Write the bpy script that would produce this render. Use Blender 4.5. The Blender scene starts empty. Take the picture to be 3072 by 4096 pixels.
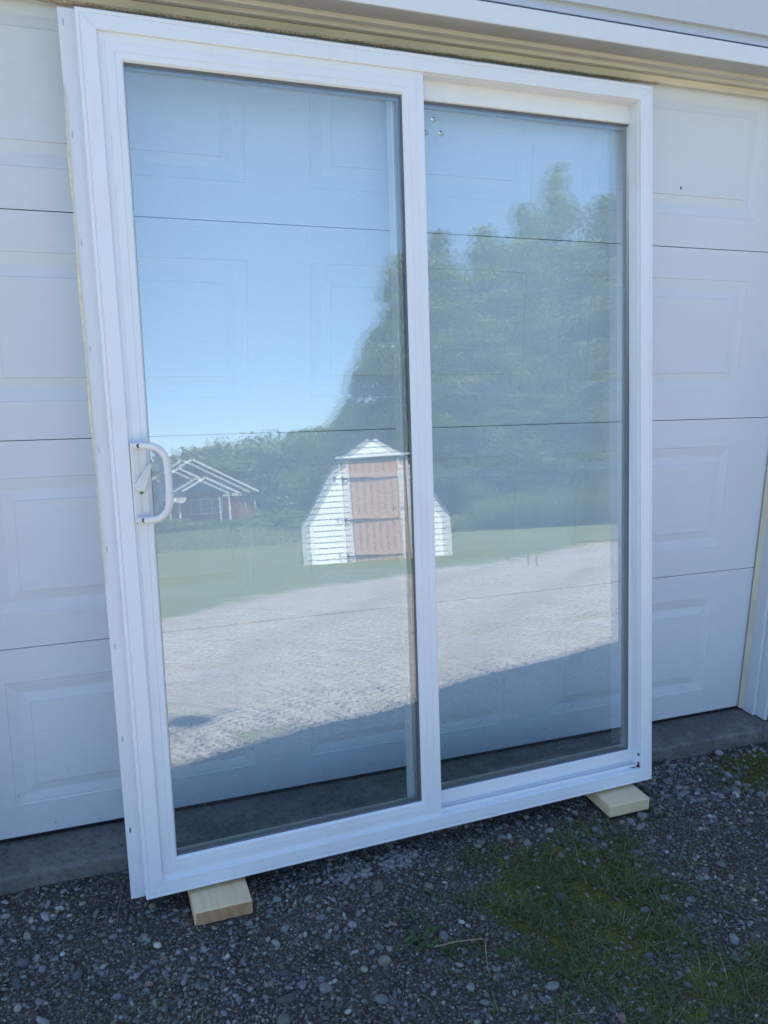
import bpy, bmesh, math, random
import numpy as np
from mathutils import Vector, Matrix

random.seed(7)
rng = np.random.default_rng(7)
SC = bpy.context.scene
COL = SC.collection
R = math.radians

# ------------------------------------------------------------------ camera
cam_d = bpy.data.cameras.new('camera')
cam = bpy.data.objects.new('camera', cam_d)
COL.objects.link(cam)
SC.camera = cam
CP = Vector((-2.24562, -2.18962, 1.36848))
PIT, YAW, ROL = -0.227319, 0.362662, 0.0175089
_f = Vector((math.sin(YAW) * math.cos(PIT), math.cos(YAW) * math.cos(PIT), math.sin(PIT)))
_r = Vector((math.cos(YAW), -math.sin(YAW), 0))
_u = _r.cross(_f)
_r2 = _r * math.cos(ROL) + _u * math.sin(ROL)
_u2 = -_r * math.sin(ROL) + _u * math.cos(ROL)
cam.matrix_world = Matrix(((_r2.x, _u2.x, -_f.x, CP.x), (_r2.y, _u2.y, -_f.y, CP.y), (_r2.z, _u2.z, -_f.z, CP.z), (0, 0, 0, 1)))
cam_d.sensor_fit = 'VERTICAL'
cam_d.sensor_height = 36.0
cam_d.sensor_width = 27.0
cam_d.lens = 36.0 * 3329.72 / 4096
cam_d.clip_start = 0.05
cam_d.clip_end = 2000

# ------------------------------------------------------------------ sky, sun, exposure
SUN = Vector((-0.15, 0.50, 1.0)).normalized()
EL = math.asin(SUN.z)
AZ = math.atan2(SUN.x, SUN.y)
world = bpy.data.worlds.new('World')
SC.world = world
world.use_nodes = True
wn = world.node_tree.nodes
wl = world.node_tree.links
sky = wn.new('ShaderNodeTexSky')
sky.sky_type = 'NISHITA'
sky.sun_disc = False
sky.sun_elevation = EL
sky.sun_rotation = AZ
sky.altitude = 600
sky.air_density = 1.0
sky.dust_density = 0.4
sky.ozone_density = 3.0
wn['Background'].inputs['Strength'].default_value = 0.11
wl.new(sky.outputs[0], wn['Background'].inputs['Color'])
sd = bpy.data.lights.new('sun', 'SUN')
sd.energy = 4.8
sd.angle = R(0.53)
sd.color = (1.0, 0.95, 0.88)
sun = bpy.data.objects.new('sun', sd)
COL.objects.link(sun)
sun.rotation_euler = SUN.to_track_quat('Z', 'Y').to_euler()
sun.location = (0, 5, 12)
SC.view_settings.view_transform = 'Standard'
SC.view_settings.look = 'None'
SC.view_settings.exposure = 1.84
SC.view_settings.gamma = 1.0
SC.render.engine = 'CYCLES'
SC.cycles.use_denoising = True
SC.cycles.denoising_prefilter = 'NONE'
SC.cycles.use_adaptive_sampling = False
SC.cycles.max_bounces = 12
SC.cycles.diffuse_bounces = 4
SC.cycles.glossy_bounces = 6
SC.cycles.transmission_bounces = 8
SC.cycles.transparent_max_bounces = 24
SC.cycles.caustics_reflective = True
SC.cycles.sample_clamp_indirect = 6.0


# ------------------------------------------------------------------ helpers
def tag(o, label=None, cat=None, group=None, kind=None):
    if label: o['label'] = label
    if cat: o['category'] = cat
    if group: o['group'] = group
    if kind: o['kind'] = kind
    return o


def empty(name, loc=(0, 0, 0), rz=0.0):
    o = bpy.data.objects.new(name, None)
    o.empty_display_size = 0.1
    o.location = loc
    o.rotation_euler = (0, 0, rz)
    COL.objects.link(o)
    return o


def link(name, me, mat, parent=None):
    o = bpy.data.objects.new(name, me)
    if mat is not None and len(me.materials) == 0:
        me.materials.append(mat)
    COL.objects.link(o)
    if parent is not None:
        o.parent = parent
    return o


def bevel(o, w=0.002, seg=2, ang=40):
    m = o.modifiers.new('bevel', 'BEVEL')
    m.width = w
    m.segments = seg
    m.limit_method = 'ANGLE'
    m.angle_limit = R(ang)
    m.harden_normals = False
    return o


def smooth(o):
    me = o.data
    me.polygons.foreach_set('use_smooth', [True] * len(me.polygons))
    me.update()
    return o


class MB:
    """collects shapes that become ONE mesh object"""

    def __init__(s):
        s.v = []
        s.f = []

    def add(s, vs, fs):
        n = len(s.v)
        s.v += [tuple(p) for p in vs]
        s.f += [tuple(i + n for i in f) for f in fs]
        return s

    def box(s, x0, x1, y0, y1, z0, z1, m=None):
        vs = [(x0, y0, z0), (x1, y0, z0), (x1, y1, z0), (x0, y1, z0), (x0, y0, z1), (x1, y0, z1), (x1, y1, z1), (x0, y1, z1)]
        if m is not None:
            vs = [m @ Vector(p) for p in vs]
        return s.add(vs, [(0, 3, 2, 1), (4, 5, 6, 7), (0, 1, 5, 4), (1, 2, 6, 5), (2, 3, 7, 6), (3, 0, 4, 7)])

    def bar(s, a, b, w, h, up=(0, 0, 1)):
        a = Vector(a); b = Vector(b)
        d = (b - a).normalized()
        up = Vector(up)
        sx = d.cross(up).normalized()
        uz = sx.cross(d).normalized()
        vs = []
        for p in (a, b):
            for i, j in ((-1, -1), (1, -1), (1, 1), (-1, 1)):
                vs.append(p + sx * (w / 2 * i) + uz * (h / 2 * j))
        return s.add(vs, [(3, 2, 1, 0), (4, 5, 6, 7), (0, 1, 5, 4), (1, 2, 6, 5), (2, 3, 7, 6), (3, 0, 4, 7)])

    def tube(s, pts, rad, n=10, cap=True, squash=1.0):
        pts = [Vector(p) for p in pts]
        if not hasattr(rad, '__len__'):
            rad = [rad] * len(pts)
        base = len(s.v)
        ref = Vector((0.13, 0.97, 0.21))
        for i, p in enumerate(pts):
            d = (pts[min(i + 1, len(pts) - 1)] - pts[max(i - 1, 0)]).normalized()
            a = d.cross(ref)
            if a.length < 1e-3:
                a = d.cross(Vector((1, 0, 0)))
            a.normalize()
            b = d.cross(a)
            for k in range(n):
                t = 2 * math.pi * k / n
                s.v.append(tuple(p + a * (math.cos(t) * rad[i]) + b * (math.sin(t) * rad[i] * squash)))
        for i in range(len(pts) - 1):
            for k in range(n):
                k2 = (k + 1) % n
                s.f.append((base + i * n + k, base + i * n + k2, base + (i + 1) * n + k2, base + (i + 1) * n + k))
        if cap:
            s.f.append(tuple(base + k for k in reversed(range(n))))
            s.f.append(tuple(base + (len(pts) - 1) * n + k for k in range(n)))
        return s

    def prism(s, poly, y0, y1, m=None):
        """polygon in x,z extruded in y"""
        n = len(poly)
        vs = [(x, y0, z) for x, z in poly] + [(x, y1, z) for x, z in poly]
        if m is not None:
            vs = [m @ Vector(p) for p in vs]
        fs = [tuple(range(n)), tuple(reversed(range(n, 2 * n)))]
        fs += [(i, i + n, (i + 1) % n + n, (i + 1) % n) for i in range(n)]
        return s.add(vs, fs)

    def ring(s, x0, x1, z0, z1, prof, k=(1, 1, 1, 1), shear=0.0):
        """closed profile [(offset from the outer edge, y)] swept round a rectangle with mitred corners; k scales left, right, bottom, top"""
        n = len(prof)
        vs = []
        for c in range(4):
            for o, y in prof:
                x = (x0 + o * k[0]) if c in (0, 3) else (x1 - o * k[1])
                z = (z0 + o * k[2]) if c in (0, 1) else (z1 - o * k[3])
                vs.append((x - shear * z, y, z))
        fs = []
        for c in range(4):
            d = (c + 1) % 4
            for i in range(n):
                j = (i + 1) % n
                fs.append((c * n + i, d * n + i, d * n + j, c * n + j))
        return s.add(vs, fs)

    def build(s, name, mat, parent=None):
        me = bpy.data.meshes.new(name)
        me.from_pydata(s.v, [], s.f)
        bm = bmesh.new()
        bm.from_mesh(me)
        bmesh.ops.recalc_face_normals(bm, faces=bm.faces)
        bm.to_mesh(me)
        bm.free()
        return link(name, me, mat, parent)


def fast_mesh(name, V, F, mat, parent=None, cols=None, smooth_all=False):
    """numpy verts (n,3), faces (m,k)"""
    V = np.asarray(V, np.float32)
    F = np.asarray(F, np.int32)
    me = bpy.data.meshes.new(name)
    k = F.shape[1]
    me.vertices.add(len(V))
    me.vertices.foreach_set('co', V.ravel())
    me.loops.add(F.size)
    me.loops.foreach_set('vertex_index', F.ravel())
    me.polygons.add(len(F))
    me.polygons.foreach_set('loop_start', np.arange(0, F.size, k, dtype=np.int32))
    me.polygons.foreach_set('loop_total', np.full(len(F), k, np.int32))
    if smooth_all:
        me.polygons.foreach_set('use_smooth', np.ones(len(F), bool))
    if cols is not None:
        a = me.attributes.new('col', 'FLOAT_COLOR', 'POINT')
        c4 = np.ones((len(V), 4), np.float32)
        c4[:, :3] = cols
        a.data.foreach_set('color', c4.ravel())
    me.update(calc_edges=True)
    me.validate()
    return link(name, me, mat, parent)


# ------------------------------------------------------------------ materials
class NT:
    def __init__(s, name):
        s.m = bpy.data.materials.new(name)
        s.m.use_nodes = True
        s.t = s.m.node_tree
        s.n = s.t.nodes
        s.b = s.n['Principled BSDF']
        s.out = s.n['Material Output']

    def new(s, typ, **kw):
        nd = s.n.new(typ)
        for k, v in kw.items():
            if hasattr(nd, k) and k not in nd.inputs:
                setattr(nd, k, v)
            else:
                nd.inputs[k].default_value = v
        return nd

    def ln(s, a, b):
        s.t.links.new(a, b)

    def coord(s, kind='Object'):
        return s.new('ShaderNodeTexCoord').outputs[kind]

    def noise(s, vec, scale, detail=4, rough=0.55, stretch=None):
        if stretch is not None:
            mp = s.new('ShaderNodeMapping')
            mp.inputs['Scale'].default_value = stretch
            s.ln(vec, mp.inputs['Vector'])
            vec = mp.outputs[0]
        nz = s.new('ShaderNodeTexNoise')
        nz.inputs['Scale'].default_value = scale
        nz.inputs['Detail'].default_value = detail
        nz.inputs['Roughness'].default_value = rough
        s.ln(vec, nz.inputs['Vector'])
        return nz.outputs['Fac']

    def ramp(s, fac, stops):
        r = s.new('ShaderNodeValToRGB')
        e = r.color_ramp.elements
        while len(e) < len(stops):
            e.new(0.5)
        for i, (p, c) in enumerate(stops):
            e[i].position = p
            e[i].color = (c, c, c, 1) if not hasattr(c, '__len__') else (*c, 1)
        s.ln(fac, r.inputs[0])
        return r.outputs[0]

    def mix(s, fac, a, b, mode='MIX'):
        m = s.new('ShaderNodeMix')
        m.data_type = 'RGBA'
        m.blend_type = mode
        for sock, v in ((m.inputs[0], fac), (m.inputs[6], a), (m.inputs[7], b)):
            if hasattr(v, 'is_output'):
                s.ln(v, sock)
            elif hasattr(v, '__len__'):
                sock.default_value = (*v, 1)
            else:
                sock.default_value = v
        return m.outputs[2]

    def math(s, op, a, b=None, c=None):
        m = s.new('ShaderNodeMath')
        m.operation = op
        for i, v in enumerate((a, b, c)):
            if v is None: continue
            if hasattr(v, 'is_output'): s.ln(v, m.inputs[i])
            else: m.inputs[i].default_value = v
        return m.outputs[0]

    def bump(s, h, strength=0.3, dist=0.01):
        b = s.new('ShaderNodeBump')
        b.inputs['Strength'].default_value = strength
        b.inputs['Distance'].default_value = dist
        s.ln(h, b.inputs['Height'])
        s.ln(b.outputs[0], s.b.inputs['Normal'])

    def set(s, color=None, rough=None, spec=None, metal=None):
        if color is not None:
            if hasattr(color, 'is_output'): s.ln(color, s.b.inputs['Base Color'])
            else: s.b.inputs['Base Color'].default_value = (*color, 1)
        if rough is not None:
            if hasattr(rough, 'is_output'): s.ln(rough, s.b.inputs['Roughness'])
            else: s.b.inputs['Roughness'].default_value = rough
        if spec is not None: s.b.inputs['Specular IOR Level'].default_value = spec
        if metal is not None: s.b.inputs['Metallic'].default_value = metal
        return s.m


def mat_plain(name, col, rough=0.5, var=0.06, scale=8.0, spec=0.4, metal=0.0, bump=0.0, bscale=80):
    t = NT(name)
    c = t.coord()
    n = t.noise(c, scale, 5)
    dark = tuple(x * (1 - var * 2) for x in col)
    lite = tuple(min(1, x * (1 + var)) for x in col)
    cc = t.mix(t.ramp(n, [(0.3, 0.0), (0.7, 1.0)]), dark, lite)
    if bump > 0:
        t.bump(t.noise(c, bscale, 4), bump, 0.004)
    return t.set(cc, rough, spec, metal)


def mat_vinyl(name, col, grime=(0.55, 0.50, 0.42)):
    t = NT(name)
    c = t.coord()
    n1 = t.noise(c, 3.0, 6, 0.6)
    n2 = t.noise(c, 40.0, 4, 0.6, (1, 1, 0.12))
    cc = t.mix(t.math('MULTIPLY', t.ramp(n1, [(0.52, 0.0), (0.78, 1.0)]), 0.22), col, grime)
    cc = t.mix(t.math('MULTIPLY', t.ramp(n2, [(0.56, 0.0), (0.74, 1.0)]), 0.22), cc, tuple(x * 0.8 for x in col))
    t.bump(t.noise(c, 300, 2), 0.04, 0.001)
    return t.set(cc, t.ramp(n1, [(0.3, 0.32), (0.8, 0.5)]), 0.45)


def mat_garage_door():
    t = NT('embossed_white_steel')
    c = t.coord()
    n1 = t.noise(c, 1.3, 5, 0.6)
    cc = t.mix(t.ramp(n1, [(0.35, 0.0), (0.75, 1.0)]), (0.58, 0.625, 0.675), (0.625, 0.665, 0.71))
    grime = t.noise(c, 9, 6, 0.65, (1, 1, 2.5))
    cc = t.mix(t.math('MULTIPLY', t.ramp(grime, [(0.6, 0.0), (0.8, 1.0)]), 0.16), cc, (0.38, 0.375, 0.35))
    # scattered dark fly specks
    vor = t.new('ShaderNodeTexVoronoi', Scale=9.0)
    t.ln(c, vor.inputs['Vector'])
    keep = t.new('ShaderNodeSeparateColor')
    t.ln(vor.outputs['Color'], keep.inputs[0])
    speck = t.math('MULTIPLY', t.math('LESS_THAN', vor.outputs['Distance'], 0.028), t.math('GREATER_THAN', keep.outputs[0], 0.90))
    cc = t.mix(speck, cc, (0.06, 0.05, 0.045))
    # splash dirt low on the bottom section
    sx = t.new('ShaderNodeSeparateXYZ')
    t.ln(c, sx.inputs[0])
    low = t.math('SUBTRACT', 0.30, sx.outputs[2])
    low = t.math('MULTIPLY', t.math('MAXIMUM', low, 0.0), 3.0)
    v2 = t.new('ShaderNodeTexVoronoi', Scale=70.0)
    t.ln(c, v2.inputs['Vector'])
    k2 = t.new('ShaderNodeSeparateColor')
    t.ln(v2.outputs['Color'], k2.inputs[0])
    spl = t.math('MULTIPLY', t.math('LESS_THAN', v2.outputs['Distance'], 0.16), t.math('LESS_THAN', k2.outputs[0], t.math('MULTIPLY', low, 0.10)))
    cc = t.mix(t.math('MULTIPLY', spl, 0.75), cc, (0.12, 0.10, 0.08))
    film = t.math('MULTIPLY', t.math('MULTIPLY', low, 0.35), t.noise(c, 14, 5, 0.7))
    cc = t.mix(film, cc, (0.33, 0.31, 0.28))
    grain = t.noise(c, 160, 3, 0.6, (0.12, 1, 1))
    t.bump(grain, 0.28, 0.003)
    return t.set(cc, 0.45, 0.35)


def mat_wood(name, a, b, ring_axis=(1, 1, 1), scale=18, rough=0.65, knots=True):
    t = NT(name)
    c = t.coord()
    mp = t.new('ShaderNodeMapping')
    mp.inputs['Scale'].default_value = ring_axis
    t.ln(c, mp.inputs['Vector'])
    w = t.new('ShaderNodeTexWave', Scale=scale, Distortion=5.0, Detail=3.0)
    w.inputs['Detail Scale'].default_value = 1.4
    t.ln(mp.outputs[0], w.inputs['Vector'])
    cc = t.mix(t.ramp(w.outputs['Fac'], [(0.1, 0.0), (0.9, 1.0)]), a, b)
    st = t.noise(c, 7, 5)
    cc = t.mix(t.math('MULTIPLY', t.ramp(st, [(0.5, 0.0), (0.72, 1.0)]), 0.35), cc, tuple(x * 0.62 for x in b))
    t.bump(w.outputs['Fac'], 0.12, 0.002)
    return t.set(cc, rough, 0.25)


def mat_glass():
    """clear pane: straight-through transmission with a mirror reflection that grows towards grazing"""
    t = NT('window_glass')
    t.n.remove(t.b)
    g = t.new('ShaderNodeNewGeometry')
    dt = t.new('ShaderNodeVectorMath')
    dt.operation = 'DOT_PRODUCT'
    t.ln(g.outputs['Normal'], dt.inputs[0])
    t.ln(g.outputs['Incoming'], dt.inputs[1])
    cs = t.math('ABSOLUTE', dt.outputs['Value'])
    p5 = t.math('POWER', t.math('SUBTRACT', 1.0, cs), 5.0)
    # both faces of the thin plate are counted where the ray enters it, so each pane is one clean mirror image
    F0 = GLASS_F0 * 2 / (1 + GLASS_F0)
    fr = t.math('MULTIPLY_ADD', p5, 1.0 - F0, F0)
    fr = t.math('MULTIPLY', fr, t.math('SUBTRACT', 1.0, g.outputs['Backfacing']))
    tr = t.new('ShaderNodeBsdfTransparent')
    tr.inputs[0].default_value = GLASS_TINT
    gl = t.new('ShaderNodeBsdfGlossy')
    gl.inputs['Roughness'].default_value = 0.0
    gl.inputs['Color'].default_value = (0.97, 0.985, 1.0, 1)
    mx = t.new('ShaderNodeMixShader')
    t.ln(fr, mx.inputs[0])
    t.ln(tr.outputs[0], mx.inputs[1])
    t.ln(gl.outputs[0], mx.inputs[2])
    t.ln(mx.outputs[0], t.out.inputs['Surface'])
    return t.m


GLASS_F0 = 0.066
GLASS_TINT = (0.968, 0.993, 0.998, 1)
M = {}
M['vinyl'] = mat_vinyl('white_vinyl', (0.69, 0.72, 0.75))
M['vinyl_fixed'] = mat_vinyl('white_vinyl_inner', (0.72, 0.73, 0.735))
M['fin'] = mat_vinyl('white_vinyl_fin', (0.64, 0.665, 0.70))
M['steel_white'] = mat_garage_door()
M['trim'] = mat_vinyl('white_painted_trim', (0.62, 0.655, 0.69))
M['siding'] = mat_vinyl('white_vinyl_siding', (0.50, 0.52, 0.535))
M['cream'] = mat_plain('aged_cream_rubber', (0.62, 0.57, 0.44), 0.6, 0.08, 6)
M['soffit'] = mat_plain('bounce_beige_trim', (0.52, 0.50, 0.44), 0.55, 0.05, 5)  # warm ground bounce on the header's underside put into the beige
M['soffit_shade'] = mat_plain('shaded_soffit', (0.40, 0.395, 0.375), 0.6, 0.05, 5)  # weaker bounce light under the header put into the grey
M['rubber'] = mat_plain('black_rubber', (0.012, 0.012, 0.016), 0.6, 0.2, 30)
M['dark'] = mat_plain('dark_gap', (0.02, 0.02, 0.022), 0.8, 0.1, 10)
M['dirt'] = mat_plain('brown_dirt', (0.085, 0.06, 0.04), 0.9, 0.5, 120, 0.1, bump=0.6, bscale=200)
M['mohair'] = mat_plain('brown_pile_strip', (0.58, 0.48, 0.36), 0.95, 0.35, 240, 0.1, bump=0.8, bscale=400)
M['gasket'] = mat_plain('grey_gasket', (0.10, 0.11, 0.13), 0.4, 0.1, 20)
M['spacer'] = mat_plain('metal_spacer', (0.32, 0.34, 0.33), 0.35, 0.05, 20, 0.5, 0.6)
M['handle'] = mat_plain('enamelled_handle', (0.66, 0.66, 0.66), 0.4, 0.05, 14)
M['black'] = mat_plain('black_screw', (0.01, 0.01, 0.012), 0.35, 0.1, 60)
M['green'] = mat_plain('green_dot', (0.0, 0.22, 0.10), 0.5, 0.05, 60)
M['foam'] = mat_plain('yellow_foam', (0.70, 0.655, 0.43), 0.9, 0.12, 90, bump=0.5)
M['glass'] = mat_glass()
def mat_lumber(name, a, b, stain):
    t = NT(name)
    c = t.coord()
    g = t.noise(c, 1.0, 6, 0.6, (75, 3, 75))
    cc = t.mix(t.ramp(g, [(0.35, 0.0), (0.65, 1.0)]), a, b)
    p = t.noise(c, 1.0, 3, 0.5, (14, 2.5, 14))
    cc = t.mix(t.math('MULTIPLY', t.ramp(p, [(0.48, 0.0), (0.62, 1.0)]), 0.55), cc, stain)
    t.bump(g, 0.08, 0.002)
    return t.set(cc, 0.7, 0.25)


M['lumber'] = mat_lumber('fresh_lumber', (0.70, 0.55, 0.34), (0.64, 0.47, 0.28), (0.56, 0.37, 0.23))
M['lumber_pale'] = mat_lumber('pale_lumber', (0.68, 0.54, 0.345), (0.64, 0.49, 0.305), (0.58, 0.43, 0.26))
M['shed_door'] = mat_wood('cedar_planks', (0.56, 0.345, 0.225), (0.47, 0.275, 0.175), (5, 1, 0.25), 10)
M['shed_white'] = mat_plain('shed_white_siding', (0.84, 0.84, 0.82), 0.5, 0.04, 2.0)
M['shingle'] = mat_plain('dark_shingles', (0.045, 0.045, 0.05), 0.9, 0.3, 9, 0.2, bump=0.6, bscale=40)
M['shed_dark'] = mat_plain('shed_dark_grey', (0.07, 0.072, 0.08), 0.6, 0.1, 4)
M['iron'] = mat_plain('black_iron', (0.015, 0.015, 0.018), 0.5, 0.1, 30)
M['red'] = mat_plain('barn_red_siding', (0.21, 0.05, 0.042), 0.7, 0.1, 2)
M['house_white'] = mat_plain('house_white_trim', (0.78, 0.78, 0.76), 0.5, 0.05, 3)
M['window_dark'] = mat_plain('dark_window', (0.03, 0.035, 0.04), 0.1, 0.1, 3, 0.6)
M['dish'] = mat_plain('grey_dish', (0.42, 0.42, 0.38), 0.5, 0.06, 4)
M['galv'] = mat_plain('galvanised_pipe', (0.35, 0.36, 0.37), 0.4, 0.08, 20, 0.5, 0.7)
M['stake'] = mat_plain('weathered_stake', (0.16, 0.125, 0.095), 0.85, 0.25, 30, 0.1)
M['bark'] = mat_plain('grey_bark', (0.16, 0.145, 0.12), 0.9, 0.3, 12, 0.1, bump=0.7, bscale=30)
M['fence_white'] = mat_plain('fence_white', (0.72, 0.72, 0.70), 0.6, 0.06, 4)


def mat_col(name, rough=0.8, mul=1.0, vari=0.25, scale=30, spec=0.2, sss=False):
    """colour from the per-stone / per-leaf attribute, broken up by fine noise"""
    t = NT(name)
    a = t.new('ShaderNodeAttribute')
    a.attribute_name = 'col'
    n = t.noise(t.coord(), scale, 4, 0.6)
    k = t.ramp(n, [(0.25, 1 - vari), (0.75, 1 + vari * 0.6)])
    cc = t.mix(1.0, a.outputs['Color'], k, 'MULTIPLY')
    t.set(cc, rough, spec)
    if sss:
        # thin leaves pass some light
        tl = t.new('ShaderNodeBsdfTranslucent')
        t.ln(cc, tl.inputs['Color'])
        mx = t.new('ShaderNodeMixShader')
        mx.inputs[0].default_value = 0.3
        t.ln(t.b.outputs[0], mx.inputs[1])
        t.ln(tl.outputs[0], mx.inputs[2])
        t.ln(mx.outputs[0], t.out.inputs['Surface'])
    return t.m


M['stone'] = mat_col('pebbles', 0.7, 1, 0.35, 120, 0.35)
M['leaf'] = mat_col('foliage', 0.55, 1, 0.2, 2.0, 0.3, True)
M['blade'] = mat_col('grass_blades', 0.6, 1, 0.15, 40, 0.25, True)


def mat_concrete():
    t = NT('old_concrete')
    c = t.coord()
    n1 = t.noise(c, 5, 8, 0.65)
    n2 = t.noise(c, 60, 4, 0.6)
    cc = t.mix(t.ramp(n1, [(0.3, 0.0), (0.7, 1.0)]), (0.085, 0.085, 0.082), (0.19, 0.183, 0.17))
    cc = t.mix(t.math('MULTIPLY', t.ramp(n2, [(0.48, 0.0), (0.68, 1.0)]), 0.65), cc, (0.060, 0.058, 0.054))
    n3 = t.noise(c, 16, 6, 0.7)
    cc = t.mix(t.math('MULTIPLY', t.ramp(n3, [(0.52, 0.0), (0.66, 1.0)]), 0.5), cc, (0.235, 0.225, 0.20))
    t.bump(t.noise(c, 140, 6, 0.7), 0.5, 0.004)
    return t.set(cc, 0.9, 0.2)


M['concrete'] = mat_concrete()


def mat_ground():
    t = NT('yard_ground')
    c = t.coord()
    a = t.new('ShaderNodeAttribute')
    a.attribute_name = 'col'           # r: lawn, g: moss, b: lighter sunlit gravel tone
    sp = t.new('ShaderNodeSeparateColor')
    t.ln(a.outputs['Color'], sp.inputs[0])
    # near soil and pebbles, colour darkened for the garage's shade
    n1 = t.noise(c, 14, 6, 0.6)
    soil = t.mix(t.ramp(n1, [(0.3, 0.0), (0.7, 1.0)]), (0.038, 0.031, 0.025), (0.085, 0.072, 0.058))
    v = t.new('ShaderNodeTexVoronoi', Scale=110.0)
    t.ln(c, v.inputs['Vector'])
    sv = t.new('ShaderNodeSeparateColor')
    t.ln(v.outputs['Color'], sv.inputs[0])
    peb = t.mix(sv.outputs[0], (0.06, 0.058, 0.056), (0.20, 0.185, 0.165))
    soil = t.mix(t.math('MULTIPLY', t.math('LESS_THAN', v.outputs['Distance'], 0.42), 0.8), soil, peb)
    # gravel drive further out, lighter sunlit tone put into its colour
    g1 = t.noise(c, 1.1, 6, 0.62, (1.0, 2.2, 1))
    g2 = t.noise(c, 16, 6, 0.75)
    v2 = t.new('ShaderNodeTexVoronoi', Scale=44.0)
    t.ln(c, v2.inputs['Vector'])
    s2 = t.new('ShaderNodeSeparateColor')
    t.ln(v2.outputs['Color'], s2.inputs[0])
    grav = t.mix(t.ramp(g1, [(0.32, 0.0), (0.66, 1.0)]), (0.42, 0.35, 0.285), (0.52, 0.46, 0.395))
    grav = t.mix(t.math('MULTIPLY', t.ramp(g2, [(0.42, 0.0), (0.68, 1.0)]), 0.55), grav, (0.21, 0.18, 0.15))
    grav = t.mix(t.math('MULTIPLY', t.math('GREATER_THAN', s2.outputs[0], 0.84), 0.8), grav, (0.60, 0.565, 0.52))
    grav = t.mix(t.math('MULTIPLY', t.math('LESS_THAN', s2.outputs[1], 0.16), 0.7), grav, (0.10, 0.09, 0.08))
    # tyre tracks curving through the drive
    sxy = t.new('ShaderNodeSeparateXYZ')
    t.ln(c, sxy.inputs[0])
    ddx = t.math('SUBTRACT', sxy.outputs[0], 9.0)
    ddy = t.math('SUBTRACT', sxy.outputs[1], 3.0)
    rad = t.math('SQRT', t.math('ADD', t.math('MULTIPLY', ddx, ddx), t.math('MULTIPLY', ddy, ddy)))
    rad = t.math('ADD', rad, t.math('MULTIPLY', t.noise(c, 0.6, 3, 0.5), 0.7))
    wv = t.math('SINE', t.math('MULTIPLY', rad, 4.2))
    grav = t.mix(t.math('MULTIPLY', t.ramp(wv, [(0.35, 0.0), (0.95, 1.0)]), 0.38), grav, (0.27, 0.215, 0.165))
    fine = t.noise(c, 55, 4, 0.8)
    grav = t.mix(t.math('MULTIPLY', t.ramp(fine, [(0.40, 0.0), (0.62, 1.0)]), 0.45), grav, (0.22, 0.19, 0.16))
    tuft = t.noise(c, 2.6, 5, 0.7)
    grav = t.mix(t.math('MULTIPLY', t.ramp(tuft, [(0.60, 0.0), (0.68, 1.0)]), 0.35), grav, (0.12, 0.15, 0.05))
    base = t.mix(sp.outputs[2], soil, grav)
    # moss
    m1 = t.noise(c, 30, 6, 0.7)
    moss = t.mix(t.ramp(m1, [(0.35, 0.0), (0.65, 1.0)]), (0.050, 0.046, 0.014), (0.140, 0.135, 0.026))
    mm = t.math('ADD', sp.outputs[1], t.math('MULTIPLY', t.math('SUBTRACT', t.noise(c, 11, 5, 0.65), 0.5), 1.3))
    base = t.mix(t.ramp(mm, [(0.42, 0.0), (0.62, 1.0)]), base, moss)
    # lawn
    l1 = t.noise(c, 0.5, 6, 0.65)
    l2 = t.noise(c, 22, 5, 0.8)
    lawn = t.mix(t.ramp(l1, [(0.3, 0.0), (0.7, 1.0)]), (0.150, 0.172, 0.060), (0.210, 0.222, 0.088))
    lawn = t.mix(t.math('MULTIPLY', t.ramp(l2, [(0.4, 0.0), (0.65, 1.0)]), 0.6), lawn, (0.065, 0.090, 0.030))
    lm = t.math('ADD', sp.outputs[0], t.math('MULTIPLY', t.math('SUBTRACT', t.noise(c, 2.6, 8, 0.78), 0.5), 1.9))
    base = t.mix(t.ramp(lm, [(0.42, 0.0), (0.58, 1.0)]), base, lawn)
    h = t.math('ADD', t.noise(c, 90, 5, 0.7), t.math('MULTIPLY', v.outputs['Distance'], -1.0))
    h2 = t.math('ADD', h, t.math('MULTIPLY', g2, 1.5))
    t.bump(h2, 0.6, 0.012)
    return t.set(base, 0.92, 0.15)


M['ground'] = mat_ground()


# ------------------------------------------------------------------ ground
def sstep(a, b, x):
    t = np.clip((x - a) / (b - a), 0, 1)
    return t * t * (3 - 2 * t)


def gz(x, y):
    x = np.asarray(x, float); y = np.asarray(y, float)
    near = np.exp(-((x + 1.2) ** 2 + (y + 0.8) ** 2) / 8)
    z = -0.062 + near * (0.006 * np.sin(5.1 * x + 2 * y) + 0.005 * np.sin(9 * y - 3.3 * x) + 0.003 * np.sin(17 * x + 13 * y))
    z = z + 0.016 * np.exp(-(((x + 1.10) / 0.28) ** 2 + ((y + 0.72) / 0.30) ** 2))
    z = z + 0.03 * np.sin(0.5 * x) * np.sin(0.43 * y + 1) * (1 - near) * sstep(-2, -5, y)
    z = z + 0.30 * sstep(-12.5, -24, y) * sstep(7.5, 4.0, x + 0.12 * (y + 24)) * sstep(-60, -20, x)
    z = z - 0.95 * sstep(-26, -48, y)
    return z


def axis_pts(lo, hi, fine_lo, fine_hi, step, grow=1.16):
    p = list(np.arange(fine_lo, fine_hi + 1e-6, step))
    s = step
    while p[-1] < hi:
        s *= grow
        p.append(min(hi, p[-1] + s))
    s = step
    while p[0] > lo:
        s *= grow
        p.insert(0, max(lo, p[0] - s))
    return np.array(p)


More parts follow.
